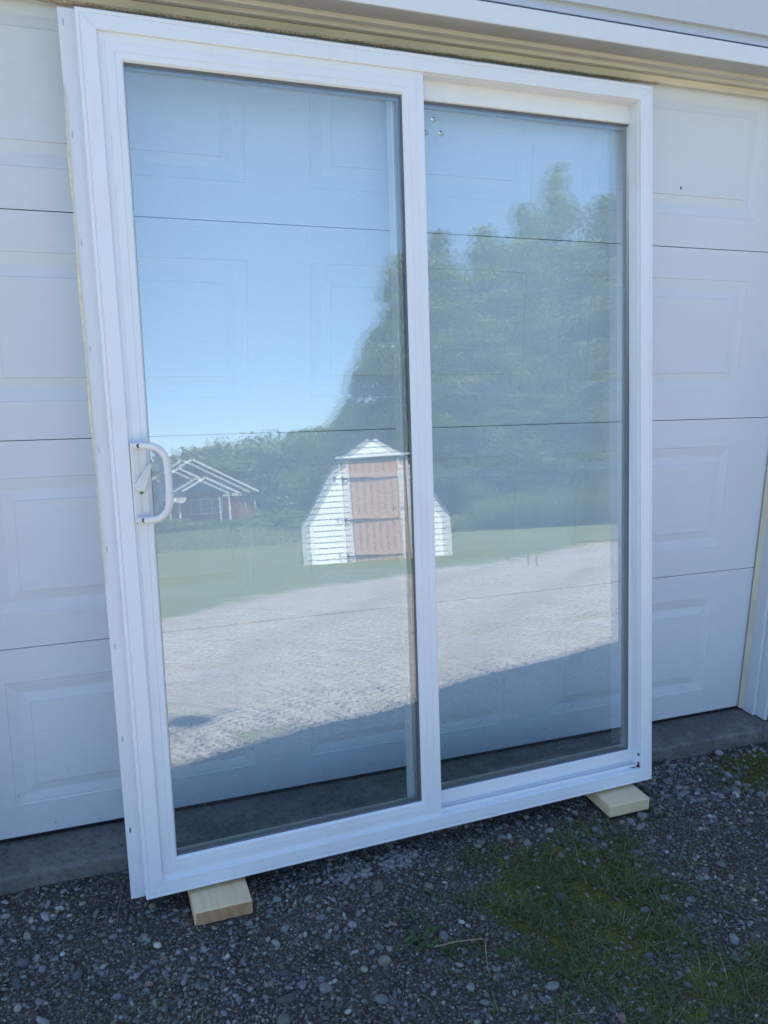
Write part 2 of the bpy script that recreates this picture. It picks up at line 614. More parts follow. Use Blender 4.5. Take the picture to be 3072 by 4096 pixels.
gx = axis_pts(-700, 700, -3.0, 1.2, 0.04, 1.09)
gy = axis_pts(-900, 300, -1.7, 0.2, 0.04, 1.09)
XX, YY = np.meshgrid(gx, gy)
ZZ = gz(XX, YY)
nx, ny = len(gx), len(gy)
V = np.stack([XX.ravel(), YY.ravel(), ZZ.ravel()], 1)
ii = (np.arange(ny - 1)[:, None] * nx + np.arange(nx - 1)[None, :]).ravel()
F = np.stack([ii, ii + 1, ii + nx + 1, ii + nx], 1)
# lawn edge seen from the gravel drive
edge_x = np.array([-60, -6, -1.25, 0.25, 2.6, 4.2, 5.8, 7.8, 12, 20, 60])
edge_y = np.array([-4.8, -4.8, -6.1, -7.5, -8.1, -8.4, -9.3, -10.5, -12, -13, -13])
lawn = sstep(0.9, -0.9, YY.ravel() - np.interp(XX.ravel(), edge_x, edge_y))
isl = np.exp(-(((XX - 6.3) / 1.5) ** 2 + ((YY + 9.8) / 0.5) ** 2)).ravel()
lawn = np.maximum(lawn, isl * 0.75)
lawn = np.maximum(lawn, 0.50 * np.exp(-((XX + 1.7) / 1.0) ** 2 - ((YY + 1.68) / 0.28) ** 2).ravel())
track = 1.0 * np.exp(-((YY.ravel() + 12.0 - 0.10 * XX.ravel()) / 0.22) ** 2) * (XX.ravel() < 1.6)
lawn = lawn * (1 - 0.22 * track)


def moss_mask(x, y):
    m = np.exp(-(((x + 1.10) / 0.26) ** 2 + ((y + 0.66) / 0.27) ** 2) ** 1.5)
    m = np.maximum(m, np.exp(-(((x + 0.16) / 0.17) ** 2 + ((y + 0.30) / 0.13) ** 2)))
    m = np.maximum(m, 0.7 * np.exp(-(((x + 1.00) / 0.25) ** 2 + ((y + 0.98) / 0.12) ** 2)))
    m = np.maximum(m, 0.6 * np.exp(-(((x + 0.88) / 0.12) ** 2 + ((y + 0.40) / 0.07) ** 2)))
    return m


moss = moss_mask(XX.ravel(), YY.ravel())
sun_tone = np.maximum(sstep(-1.25, -1.7, YY.ravel()), np.maximum(sstep(-3.0, -3.7, XX.ravel()), sstep(0.9, 1.6, XX.ravel())))  # lighter gravel tone laid outside the garage's shade zone
ground = fast_mesh('ground', V, F, M['ground'], cols=np.stack([lawn, moss, sun_tone], 1), smooth_all=True)
tag(ground, 'gravel yard coloured darker for the garage shade, lighter sunlit drive and lawn', 'ground', kind='structure')

slab = MB().box(-3.04, 0.9, -0.150, 0.10, -0.30, -0.016).build('concrete_slab', M['concrete'])
bevel(slab, 0.008, 2)
tag(slab, 'grey concrete sill slab under the garage door', 'slab', kind='structure')

# ------------------------------------------------------------------ garage
gar = empty('garage', (-1.31, 0.0, -0.016))
tag(gar, 'white sided garage with panelled overhead door behind the leaning patio door', 'garage')


def gpart(mb, name, mat, parent=gar, bev=0.0):
    mb.v = [(x + 1.31, y, z + 0.016) for x, y, z in mb.v]
    o = mb.build(name, mat, parent)
    if bev: bevel(o, bev, 2)
    return o


DOOR_L = -2.6207
back = MB().box(DOOR_L, 0.0, 0.028, 0.05, 0.0, 2.134)
gdoor = gpart(back, 'garage_door', M['dark'])
SECT = 0.5334
PITCH, PW, POFF = 0.81338, 0.64652, 0.17368


def door_section(z0, z1):
    """front sheet with three embossed raised panels, returned edges"""
    mb = MB()
    xs = [DOOR_L]
    for k in (2, 1, 0):
        xr = -POFF - k * PITCH
        xs += [xr - PW, xr]
    xs.append(0.0)
    pb, pt = z0 + 0.0925, z0 + 0.4405
    zs = [z0, pb, pt, z1]
    prof = [(0, 0), (0.0022, 0.0020), (0.0065, 0.0020), (0.030, 0.0058), (0.033, 0.0058), (0.0565, 0.0030), (0.0578, 0.0)]
    for i in range(len(xs) - 1):
        for j in range(3):
            a, b, c, d = xs[i], xs[i + 1], zs[j], zs[j + 1]
            if j == 1 and i % 2 == 1:
                pv = []
                for o, y in prof:
                    pv += [(a + o, y, c + o), (b - o, y, c + o), (b - o, y, d - o), (a + o, y, d - o)]
                pf = []
                for k in range(len(prof) - 1):
                    for e in range(4):
                        g = (e + 1) % 4
                        pf.append((k * 4 + e, k * 4 + g, k * 4 + 4 + g, k * 4 + 4 + e))
                k = len(prof) - 1
                pf.append((k * 4, k * 4 + 1, k * 4 + 2, k * 4 + 3))
                mb.add(pv, pf)
            else:
                mb.add([(a, 0, c), (b, 0, c), (b, 0, d), (a, 0, d)], [(0, 1, 2, 3)])
    # edges folded back
    x0, x1 = DOOR_L, 0.0
    t = 0.0265
    mb.add([(x0, 0, z1), (x1, 0, z1), (x1, t, z1), (x0, t, z1)], [(0, 1, 2, 3)])
    mb.add([(x0, 0, z0), (x1, 0, z0), (x1, t, z0), (x0, t, z0)], [(3, 2, 1, 0)])
    mb.add([(x1, 0, z0), (x1, t, z0), (x1, t, z1), (x1, 0, z1)], [(0, 1, 2, 3)])
    mb.add([(x0, 0, z0), (x0, t, z0), (x0, t, z1), (x0, 0, z1)], [(3, 2, 1, 0)])
    return mb


for k in range(4):
    o = gpart(door_section(k * SECT + (0.0011 if k else 0.0), (k + 1) * SECT - 0.0011), 'door_section', M['steel_white'], gdoor)
chp = MB()
chp.prism([(-0.4745, 1.766), (-0.4715, 1.768), (-0.472, 1.774), (-0.4745, 1.7755), (-0.4758, 1.771)], -0.0016, 0.0)
gpart(chp, 'paint_chip', M['dark'], gdoor)
gpart(MB().tube([(DOOR_L + 0.003, 0.014, -0.004), (-0.003, 0.014, -0.004)], 0.0125, 12), 'bottom_seal', M['rubber'], gdoor)

# jambs, weatherstrip, header
mb = MB()
mb.prism([(0, 0), (1, 0), (1, 1), (0, 1)], 0, 1) if False else None
jam = MB()
jam.box(0.008, 0.034, -0.064, 0.09, -0.012, 2.10)
jam.box(0.020, 0.034, -0.108, -0.064, -0.012, 2.10)
gpart(MB().box(DOOR_L - 0.034, DOOR_L - 0.008, -0.108, 0.09, -0.012, 2.10), 'door_jamb', M['trim'], bev=0.003)
gpart(jam, 'door_jamb', M['trim'], bev=0.003)
tr = MB()
tr.box(0.034, 0.095, -0.148, -0.1085, -0.012, 2.0825)
tr.box(DOOR_L - 0.095, DOOR_L - 0.034, -0.148, -0.1085, -0.012, 2.0825)
tr.box(DOOR_L - 0.095, 0.095, -0.156, -0.1085, 2.083, 2.1295)
gpart(tr, 'door_trim', M['trim'], bev=0.003)
ws = MB()
# right-hand flap, slightly splayed at its foot, and its twin on the left; the top flap is split along x
ws.add([(-0.006, -0.004, -0.004), (0.0195, -0.022, -0.004), (0.0195, -0.026, -0.004), (-0.008, -0.008, -0.004),
        (-0.006, -0.003, 2.06), (0.0195, -0.020, 2.06), (0.0195, -0.024, 2.06), (-0.008, -0.007, 2.06)],
       [(0, 1, 2, 3), (4, 5, 6, 7), (0, 1, 5, 4), (1, 2, 6, 5), (2, 3, 7, 6), (3, 0, 4, 7)])
ws.box(DOOR_L - 0.02, DOOR_L + 0.006, -0.024, -0.004, -0.004, 2.06)
ws.box(DOOR_L - 0.02, 0.02, -0.026, -0.006, 2.043, 2.0615)
gpart(ws, 'weatherstrip', M['cream'], bev=0.0015)
pile = MB()
n = 60
for i in range(n):
    a = DOOR_L + (2.02) * i / n
    b = DOOR_L + (2.02) * (i + 1) / n
    h0 = 0.011 + 0.003 * math.sin(i * 1.7)
    f = 1.0 - 0.75 * i / n
    pile.box(a, b, -0.0285 + 0.001 * math.sin(i * 2.3), -0.010, 2.0425 - h0 * 0.55 * f, 2.0427)
gpart(pile, 'pile_strip', M['mohair'])
hd = MB()
hd.box(DOOR_L - 0.008, 0.008, -0.046, 0.09, 2.0620, 2.10)
hd.box(DOOR_L - 0.008, 0.008, -0.076, -0.0465, 2.0715, 2.10)
gpart(hd, 'door_header', M['soffit'], bev=0.002)
gpart(MB().box(DOOR_L - 0.03, 0.03, -0.1545, -0.0768, 2.0812, 2.0822), 'soffit_strip', M['soffit_shade'])

# gable wall of lapped siding
RK0, RKX, RKS = 2.62, -2.3, 0.60
PEAK = 0.95
WL, WR = -3.05, 4.9


def rake(x):
    return RK0 + RKS * (min(x, 2 * PEAK - x) - RKX)


sid = MB()
C0 = 0.121
z = -0.02
rows = []
zz = 2.1640
while zz > -0.02: zz -= C0
rows = [zz + C0 * i for i in range(60)]


def lap(mb, xa, xb, za, zb, y=-0.135):
    """one double course: two flats, each leaning out to a butt edge"""
    if xb - xa < 0.02: return
    dp = 0.014
    mb.add([(xa, y, zb), (xb, y, zb), (xb, y - dp, za), (xa, y - dp, za), (xa, y + 0.004, za), (xb, y + 0.004, za)],
           [(0, 3, 2, 1), (3, 4, 5, 2)])


for i, za in enumerate(rows):
    zb = za + C0
    if zb < -0.02: continue
    za2 = max(za, -0.05)
    # x extent under the rake
    need = (za + zb) / 2 + 0.1
    xl = max(WL, RKX + (need - RK0) / RKS)
    xr = min(WR, 2 * PEAK - xl)
    if xr - xl < 0.05: break
    if zb <= 2.1:
        lap(sid, xl, DOOR_L - 0.0955, za2, zb)
        lap(sid, 0.0955, xr, za2, zb)
    elif za < 2.13:
        lap(sid, xl, DOOR_L - 0.0955, za2, zb)
        lap(sid, 0.0955, xr, za2, zb)
        lap(sid, DOOR_L - 0.095, 0.095, 2.1355, zb)
    else:
        lap(sid, xl, xr, za2, zb)
# J-channel over the trim
gpart(sid, 'siding_wall', M['siding'])
# the walls behind
bw = MB()
pl = [(WL + 0.01, -0.05), (DOOR_L - 0.035, -0.05), (DOOR_L - 0.035, 2.135), (0.035, 2.135), (0.035, -0.05), (WR, -0.05), (WR, rake(WR) - 0.12), (PEAK, rake(PEAK) - 0.12), (WL + 0.01, rake(WL) - 0.12)]
bw.add([(x, -0.086, z) for x, z in pl] + [(x, 0.06, z) for x, z in pl],
       [(0, 1, 2, 8), (2, 3, 7, 8), (3, 4, 5, 6), (3, 6, 7), (9, 17, 11, 10), (11, 17, 16, 12), (12, 15, 14, 13), (12, 16, 15)] +
       [(i, i + 9, (i + 1) % 9 + 9, (i + 1) % 9) for i in range(9)])
bw.box(WL + 0.01, WL + 0.13, 0.061, 7.0, -0.05, rake(WL) - 0.14)
bw.box(WR - 0.12, WR, 0.061, 7.0, -0.05, rake(WR) - 0.14)
bw.box(WL + 0.131, WR - 0.121, 6.9, 7.0, -0.05, rake(WL))
gpart(bw, 'side_wall', M['siding'])
rf = MB()
EX = 0.35
for sgn in (0, 1):
    xa = WL - EX; za = rake(WL) - RKS * EX
    p = [(xa, za), (PEAK, rake(PEAK)), (PEAK, rake(PEAK) - 0.10), (xa, za - 0.10)]
    if sgn: p = [(2 * PEAK - x, z) for x, z in p]
    rf.prism(p, -0.17, 7.2)
gpart(rf, 'roof', M['shingle'])
fa = MB()
for sgn in (0, 1):
    xa = WL - EX; za = rake(WL) - RKS * EX
    p = [(xa, za - 0.004), (PEAK, rake(PEAK) - 0.004), (PEAK, rake(PEAK) - 0.16), (xa, za - 0.16)]
    if sgn: p = [(2 * PEAK - x, z) for x, z in p]
    fa.prism(p, -0.195, -0.172)
gpart(fa, 'fascia', M['trim'])

# guessed dish, itself unseen, added above the roof to cast the curved shadow
dish = empty('shadow_dish', (-2.55, 0.10, 2.42))
tag(dish, 'unseen dish added above the garage roof to cast a curved shadow on the drive', 'shadow caster', 'shadow casters')
MB().tube([(0, 0, 0), (0, 0, 1.60), (0.12, -0.02, 1.84)], [0.02, 0.02, 0.018], 10).build('mast', M['galv'], dish)


def dish_mesh(mb, c, r, nrm, depth):
    nrm = Vector(nrm).normalized()
    a = nrm.orthogonal().normalized(); b = nrm.cross(a)
    rings, seg = 6, 24
    for side in (0, 1):
        base = len(mb.v)
        mb.v.append(tuple(Vector(c) - nrm * (0.006 * side)))
        for i in range(1, rings + 1):
            q = i / rings
            for k in range(seg):
                t = 2 * math.pi * k / seg
                mb.v.append(tuple(Vector(c) + (a * math.cos(t) + b * math.sin(t)) * (r * q) + nrm * (depth * q * q - 0.006 * side)))
        for k in range(seg):
            mb.f.append((base, base + 1 + k, base + 1 + (k + 1) % seg))
            for i in range(rings - 1):
                o = base + 1 + i * seg
                mb.f.append((o + k, o + seg + k, o + seg + (k + 1) % seg, o + (k + 1) % seg))
    return mb


dm = dish_mesh(MB(), (0.14, -0.05, 1.94), 0.13, (0.50, -0.05, 0.86), 0.07).build('reflector', M['dish'], dish)
smooth(dm)
MB().tube([(0.14, -0.05, 1.86), (0.42, -0.20, 1.90)], 0.012, 8).build('feed_arm', M['galv'], dish)

# ------------------------------------------------------------------ patio door leaning on the garage
PO = Vector((-2.14689, -0.36067, -0.00976))
PU = Vector((0.99962135, 0.02650739, 0.00738407))
PV = Vector((-0.01035493, 0.11375202, 0.99345521))
PN = Vector((0.02549395, -0.99315549, 0.11398343))
patio = bpy.data.objects.new('patio_door', None)
patio.empty_display_size = 0.1
COL.objects.link(patio)
PY = -PN
patio.matrix_world = Matrix(((PU.x, PY.x, PV.x, PO.x), (PU.y, PY.y, PV.y, PO.y), (PU.z, PY.z, PV.z, PO.z), (0, 0, 0, 1)))
tag(patio, 'white vinyl sliding patio door in its frame leaning against the garage door', 'patio door')
SH = 0.0073
FW, FH, FD = 1.511, 2.0255, 0.086
frame = MB()
frame.ring(0, FW, 0, FH, [(0, FD), (0, 0.0035), (0.002, 0.0005), (0.0065, 0), (0.0078, 0.0022), (0.0095, 0.0022), (0.0108, 0),
                          (0.0395, 0), (0.041, 0.0014), (0.041, 0.012), (0.0425, 0.013), (0.0425, FD - 0.012), (0.036, FD)], shear=SH)
fo = frame.build('frame', M['vinyl'], patio)
bevel(fo, 0.0006, 1, 50)
# mitre seams: hairline dark joints just proud of the face at the corners
se = MB()
for (cx, cz, sx, sz) in ((0, FH, 1, -1), (FW, FH, -1, -1), (FW, 0, -1, 1), (0, 0, 1, 1)):
    a = Vector((cx + sx * 0.012 - SH * cz, 0.0, cz + sz * 0.012))
    b = Vector((cx + sx * 0.0395 - SH * cz, 0.0, cz + sz * 0.0395))
    se.bar(a, b, 0.0005, 0.0008, (0, 1, 0))
se.build('mitre_seam', M['soffit'], patio)

# nail fin down the left side with its slots
fin = MB()
slots = [0.1722, 0.4019, 0.6301, 0.8591, 1.0883, 1.3156, 1.5451, 1.7721, 2.0014]


def fbox(mb, xa, xb, za, zb, y0=0.029, y1=0.0312):
    vs = [(xa, y0, za), (xb, y0, za), (xb, y1, za), (xa, y1, za), (xa, y0, zb), (xb, y0, zb), (xb, y1, zb), (xa, y1, zb)]
    vs = [(x - SH * z, y, z) for x, y, z in vs]
    mb.add(vs, [(0, 3, 2, 1), (4, 5, 6, 7), (0, 1, 5, 4), (1, 2, 6, 5), (2, 3, 7, 6), (3, 0, 4, 7)])


fbox(fin, -0.0335, -0.0248, -0.003, 2.031)
fbox(fin, -0.0212, 0.0002, -0.003, 2.031)
pz = -0.003
for s_ in slots + [None]:
    e_ = 2.031 if s_ is None else s_ - 0.0065
    fbox(fin, -0.0248, -0.0212, pz, e_)
    if s_ is not None: pz = s_ + 0.0065
fino = fin.build('nail_fin', M['fin'], patio)
fm = MB()
random.seed(3)
zz = 0.78
while zz < 1.86:
    hh = random.uniform(0.012, 0.03)
    ww = (0.0002 + 0.0029 * max(0, math.sin((zz - 0.95) * 3.5) * 0.6 + 0.45 * math.sin(zz * 23) + 0.25)) * (1 if zz > 1.05 else 0.35)
    fbox(fm, -0.0336 - ww, -0.0325, zz, zz + hh, 0.0255, 0.0288 + random.uniform(0.0, 0.003))
    zz += hh
fmo = fm.build('foam_residue', M['foam'], fino)
tag(fmo, 'thin yellow foam residue along the fin edge')

# --- panes
def pane(name, x0, x1, z0, z1, y, parent, tilt=0.0, seed=0, th=0.003, amp=0.000038, bow=0.0):
    """float glass: a thin plate with faint waviness"""
    r = np.random.default_rng(seed)
    nx_, nz_ = 64, 140
    xs = np.linspace(x0, x1, nx_); zs = np.linspace(z0, z1, nz_)
    X, Z = np.meshgrid(xs, zs)
    Y = np.full_like(X, y) + (X - (x0 + x1) / 2) * tilt
    for k in range(10):
        fx, fz = r.uniform(1.0, 10), r.uniform(1.5, 8)
        Y += amp * math.sqrt(5.0 / (fx * fx + fz * fz)) * np.sin(fx * X * 1.6 + fz * Z * 1.6 + r.uniform(0, 6.28)) * r.uniform(-1, 1)
    uu = (X - x0) / (x1 - x0) * 2 - 1; vv = (Z - z0) / (z1 - z0) * 2 - 1
    Y += bow * (1 - uu * uu) * (1 - vv * vv)
    A = np.stack([X.ravel(), Y.ravel(), Z.ravel()], 1)
    B = A.copy(); B[:, 1] += th
    nn = nx_ * nz_
    q = (np.arange(nz_ - 1)[:, None] * nx_ + np.arange(nx_ - 1)[None, :]).ravel()
    fa_ = np.stack([q, q + 1, q + nx_ + 1, q + nx_], 1)
    fb_ = fa_[:, ::-1] + nn
    rim = []
    bl = [i for i in range(nx_)]; tl = [(nz_ - 1) * nx_ + i for i in range(nx_)]
    le = [j * nx_ for j in range(nz_)]; ri = [j * nx_ + nx_ - 1 for j in range(nz_)]
    for L, fl in ((bl, 0), (ri, 0), (tl, 1), (le, 1)):
        for a, b in zip(L[:-1], L[1:]):
            rim.append((a, a + nn, b + nn, b) if not fl else (b, b + nn, a + nn, a))
    # rim vertices are doubled so that the faces stay smooth to the edge
    Vv = np.concatenate([A, B, A, B])
    rimf = np.array(rim) + 2 * nn
    o = fast_mesh(name, Vv, np.concatenate([fa_, fb_, rimf]), M['glass'], parent, smooth_all=True)
    return o


# sliding sash (front, left)
SX0, SX1, SZ0, SZ1 = 0.0215, 0.797, 0.031, 1.9865
sash = MB().ring(SX0, SX1, SZ0, SZ1, [(0, 0.043), (0, 0.010), (0.002, 0.008), (0.0195, 0.008), (0.0205, 0.0092), (0.0215, 0.008),
                                      (0.0395, 0.0075), (0.0405, 0.0092), (0.042, 0.0078), (0.0535, 0.0085), (0.0575, 0.0150), (0.0575, 0.043)]).build('sliding_sash', M['vinyl'], patio)
bevel(sash, 0.0005, 1, 50)
GO = 0.0575
gx0, gx1, gz0, gz1 = SX0 + GO, SX1 - GO, SZ0 + GO, SZ1 - GO


def glazing(x0, x1, z0, z1, y, parent, tilt, s, bw=0.0105):
    MB().ring(x0 + 0.0002, x1 - 0.0002, z0 + 0.0002, z1 - 0.0002, [(0, y), (0.0, y - 0.0035), (0.0045, y - 0.0012), (0.0048, y - 0.0004), (0.003, y - 0.0003)], k=(0.15, 1, 1, 1)).build('gasket', M['gasket'], parent)
    MB().ring(x0 + 0.001, x1 - 0.001, z0 + 0.001, z1 - 0.001, [(0, y + 0.0068), (0, y + 0.0132), (bw, y + 0.0132), (bw, y + 0.0068)], k=(0.2, 1, 1, 1)).build('spacer', M['spacer'], parent)
    pane('glass_pane', x0 + 0.0006, x1 - 0.0006, z0 + 0.0006, z1 - 0.0006, y, parent, 0.0, s)
    pane('glass_pane', x0 + 0.0006, x1 - 0.0006, z0 + 0.0006, z1 - 0.0006, y + 0.0165, parent, tilt, s + 1)


TILT = 0.0055
glazing(gx0, gx1, gz0, gz1, 0.0185, sash, TILT, 11)

# fixed panel (behind, right)
XX0, XX1, XZ0, XZ1 = 0.725, 1.488, 0.030, 1.996
fixed = MB().ring(XX0, XX1, XZ0, XZ1, [(0, 0.083), (0, 0.049), (0.002, 0.047), (0.050, 0.047), (0.0555, 0.0475), (0.058, 0.053), (0.058, 0.083)],
                  k=(1.03, 0.48, 0.98, 1.05)).build('fixed_panel', M['vinyl_fixed'], patio)
bevel(fixed, 0.0005, 1, 50)
glazing(XX0 + 0.0597, XX1 - 0.0278, XZ0 + 0.0568, XZ1 - 0.0609, 0.0555, fixed, TILT, 31, 0.0125)

# dried splashes and flecks on the panes
M['fleck'] = mat_plain('dried_fleck', (0.70, 0.72, 0.74), 0.8, 0.1, 200)


def flecks(n, x0, x1, z0, z1, y, parent, seed):
    r = random.Random(seed)
    mb = MB()
    for i in range(n):
        x, z = r.uniform(x0, x1), r.uniform(z0, z1)
        if r.random() < 0.22:
            a = r.uniform(0.6, 2.2); L = r.uniform(0.006, 0.018)
            mb.bar((x, y, z), (x + L * math.cos(a), y, z + L * math.sin(a)), 0.0007, 0.0003, (0, 1, 0))
        else:
            q = r.uniform(0.0006, 0.0018)
            m = 6
            mb.prism([(x + q * r.uniform(0.6, 1.1) * math.cos(6.283 * k / m), z + 1.5 * q * r.uniform(0.6, 1.1) * math.sin(6.283 * k / m)) for k in range(m)], y - 0.0002, y + 0.0002)
    mb.build('dried_flecks', M['fleck'], parent)


flecks(34, gx0 + 0.03, gx1 - 0.02, gz0 + 0.05, gz1 - 0.05, 0.0179, sash, 4)
flecks(46, XX0 + 0.09, XX1 - 0.04, XZ0 + 0.1, XZ1 - 0.1, 0.0549, fixed, 6)

# sill track and corner dirt
tk = MB()
tk.box(0.799, 1.4675, 0.017, 0.0225, 0.0426, 0.0515)
tk.box(0.799, 1.4675, 0.0395, 0.0455, 0.0426, 0.0475)
bevel(tk.build('sill_track', M['vinyl'], patio), 0.0008, 1)
dt_ = MB()
random.seed(5)
for i in range(7):
    a = random.random() ** 2
    x = 1.4655 - a * 0.05; zc = 0.0435 + random.random() * 0.004
    yy = 0.016 - random.random() * 0.008
    r_ = random.uniform(0.0006, 0.0018) * (1.2 - a)
    dt_.box(x - r_, x + r_, yy - r_, yy + r_, zc - r_, zc + r_, Matrix.Rotation(0, 4, 'X'))
for i in range(5):
    zc = 0.045 + random.random() ** 2 * 0.04
    r_ = random.uniform(0.0006, 0.002)
    dt_.box(1.4668 - r_, 1.4668 + r_, 0.010 - r_, 0.012 + r_, zc - r_, zc + 2 * r_)
tag(dt_.build('corner_dirt', M['dirt'], patio), 'dark dirt caught in the lower right corner of the sill')

# handle set
hp = MB()
hw0, hw1, hz0, hz1 = 0.0345, 0.0715, 0.921, 1.104
hp.ring(hw0, hw1, hz0, hz1, [(0.0, 0.0078), (0.0, -0.003), (0.004, -0.0055), (0.017, -0.0055), (0.017, 0.0078)])
hp.box(hw0 + 0.0165, hw1 - 0.0165, -0.0052, 0.0075, hz0 + 0.0165, hz1 - 0.0165)
hpo = hp.build('handle_plate', M['handle'], sash)
bevel(hpo, 0.002, 2)
pts = []
ty, by = 1.0958, 0.9262
prof = [(0.040, -0.008, 0), (0.052, -0.014, 0), (0.066, -0.026, 0), (0.082, -0.036, 0.002), (0.096, -0.040, 0.010), (0.106, -0.042, 0.024), (0.1105, -0.043, 0.042)]
for u_, y_, dz in prof: pts.append((u_, y_, ty - dz))
for u_, y_, dz in reversed(prof): pts.append((u_, y_, by + dz))
# smooth the path
P3 = [Vector(p) for p in pts]
for _ in range(2):
    q_ = [P3[0]]
    for a, b in zip(P3[:-1], P3[1:]):
        q_ += [a * 0.75 + b * 0.25, a * 0.25 + b * 0.75]
    q_.append(P3[-1]); P3 = q_
hb = MB().tube(P3, 0.0082, 16, True, 0.9).build('pull_bar', M['handle'], sash)
smooth(hb)
lv = MB()
aV, bV = Vector((0.0515, 0, 1.004)), Vector((0.0745, 0, 1.050))
dv = (bV - aV).normalized(); pv = Vector((dv.z, 0, -dv.x))
outl = []
for k in range(13):
    t_ = math.pi * (0.5 + k / 12.0)
    outl.append(aV + (dv * math.cos(t_) + pv * math.sin(t_)) * 0.0125)
for k in range(9):
    t_ = math.pi * (-0.5 + k / 8.0)
    outl.append(bV + (dv * math.cos(t_) + pv * math.sin(t_)) * 0.0045)
lv.prism([(p.x, p.z) for p in outl], -0.0175, -0.0056)
lvo = lv.build('latch_lever', M['handle'], sash)
bevel(lvo, 0.0025, 3)


def disc(name, u_, v_, y0, y1, r_, mat, parent, n=20):
    o = MB().prism([(u_ + r_ * math.cos(2 * math.pi * k / n), v_ + r_ * math.sin(2 * math.pi * k / n)) for k in range(n)], y0, y1).build(name, mat, parent)
    bevel(o, 0.0006, 1)
    return o


disc('screw', 0.0525, 1.0955, -0.0235, -0.012, 0.0052, M['black'], sash)
disc('screw', 0.0530, 0.9265, -0.0235, -0.012, 0.0052, M['black'], sash)
disc('lock_dot', 0.0528, 0.9887, -0.0064, -0.0050, 0.0042, M['green'], sash)
M['bumper'] = None
tb = NT('clear_bumper')
tb.b.inputs['Base Color'].default_value = (0.80, 0.86, 0.90, 1)
tb.b.inputs['Roughness'].default_value = 0.08
tb.b.inputs['Transmission Weight'].default_value = 1.0
tb.b.inputs['IOR'].default_value = 1.47
M['bumper'] = tb.m
for (u_, v_) in ((0.8455, 1.8925), (0.866, 1.860), (0.8215, 1.8585)):
    b_ = MB()
    base = []
    for i in range(6):
        t_ = (i / 5) * math.pi / 2
        rr = 0.0072 * math.cos(t_); yy = 0.0554 - 0.0035 * math.sin(t_)
        base.append((max(rr, 0.0004), yy))
    vs, fs = [], []
    for rr, yy in base:
        for k in range(16):
            vs.append((u_ + rr * math.cos(k * math.pi / 8), yy, v_ + rr * math.sin(k * math.pi / 8)))
    for i in range(5):
        for k in range(16):
            fs.append((i * 16 + k, i * 16 + (k + 1) % 16, (i + 1) * 16 + (k + 1) % 16, (i + 1) * 16 + k))
    fs.append(tuple(range(16))); fs.append(tuple(80 + k for k in reversed(range(16))))
    smooth(b_.add(vs, fs).build('bumper_dot', M['bumper'], fixed))

# ------------------------------------------------------------------ wood blocks
wb = empty('wood_block', (-1.973, -0.30, -0.057))
tag(wb, 'short pine offcut with brown end grain under the left corner of the patio door', 'wood block', 'wood blocks')
o = MB().box(-0.0705, 0.0695, -0.130, 0.125, 0, 0.0375).build('board', M['lumber'], wb)
bevel(o, 0.004, 2)
o = MB().box(-0.067, 0.066, -0.1312, -0.1302, 0.0025, 0.035).build('end_grain', mat_wood('end_grain', (0.47, 0.29, 0.16), (0.42, 0.245, 0.13), (1.2, 1, 4), 9), wb)
tag(o, 'darker sawn end of the pine offcut')
wb2 = empty('wood_block', (-0.766, -0.26, -0.048))
tag(wb2, 'clean pale board end under the right corner of the patio door', 'wood block', 'wood blocks')
o = MB().box(-0.0705, 0.0695, -0.129, 0.13, 0, 0.0375).build('board', M['lumber_pale'], wb2)
bevel(o, 0.003, 2)

# ------------------------------------------------------------------ loose stones
def ico(sub):
    bm = bmesh.new()
    bmesh.ops.create_icosphere(bm, subdivisions=sub, radius=1.0)
    bm.verts.ensure_lookup_table()
    v = np.array([p.co[:] for p in bm.verts]); f = np.array([[q.index for q in p.verts] for p in bm.faces])
    bm.free()
    return v, f


ICO1, ICO2 = ico(1), ico(2)
PAL = np.array([(0.145, 0.147, 0.148), (0.095, 0.100, 0.106), (0.185, 0.182, 0.176), (0.240, 0.228, 0.205), (0.070, 0.071, 0.074), (0.170, 0.142, 0.112),
                (0.130, 0.105, 0.085), (0.112, 0.122, 0.112), (0.340, 0.330, 0.310), (0.055, 0.050, 0.047), (0.21, 0.145, 0.112)])
PRB = np.array([0.19, 0.16, 0.13, 0.07, 0.14, 0.07, 0.06, 0.08, 0.012, 0.055, 0.02])


def in_foot(x, y):
    """under the slab"""
    return (y > -0.15) & (x < 0.9)


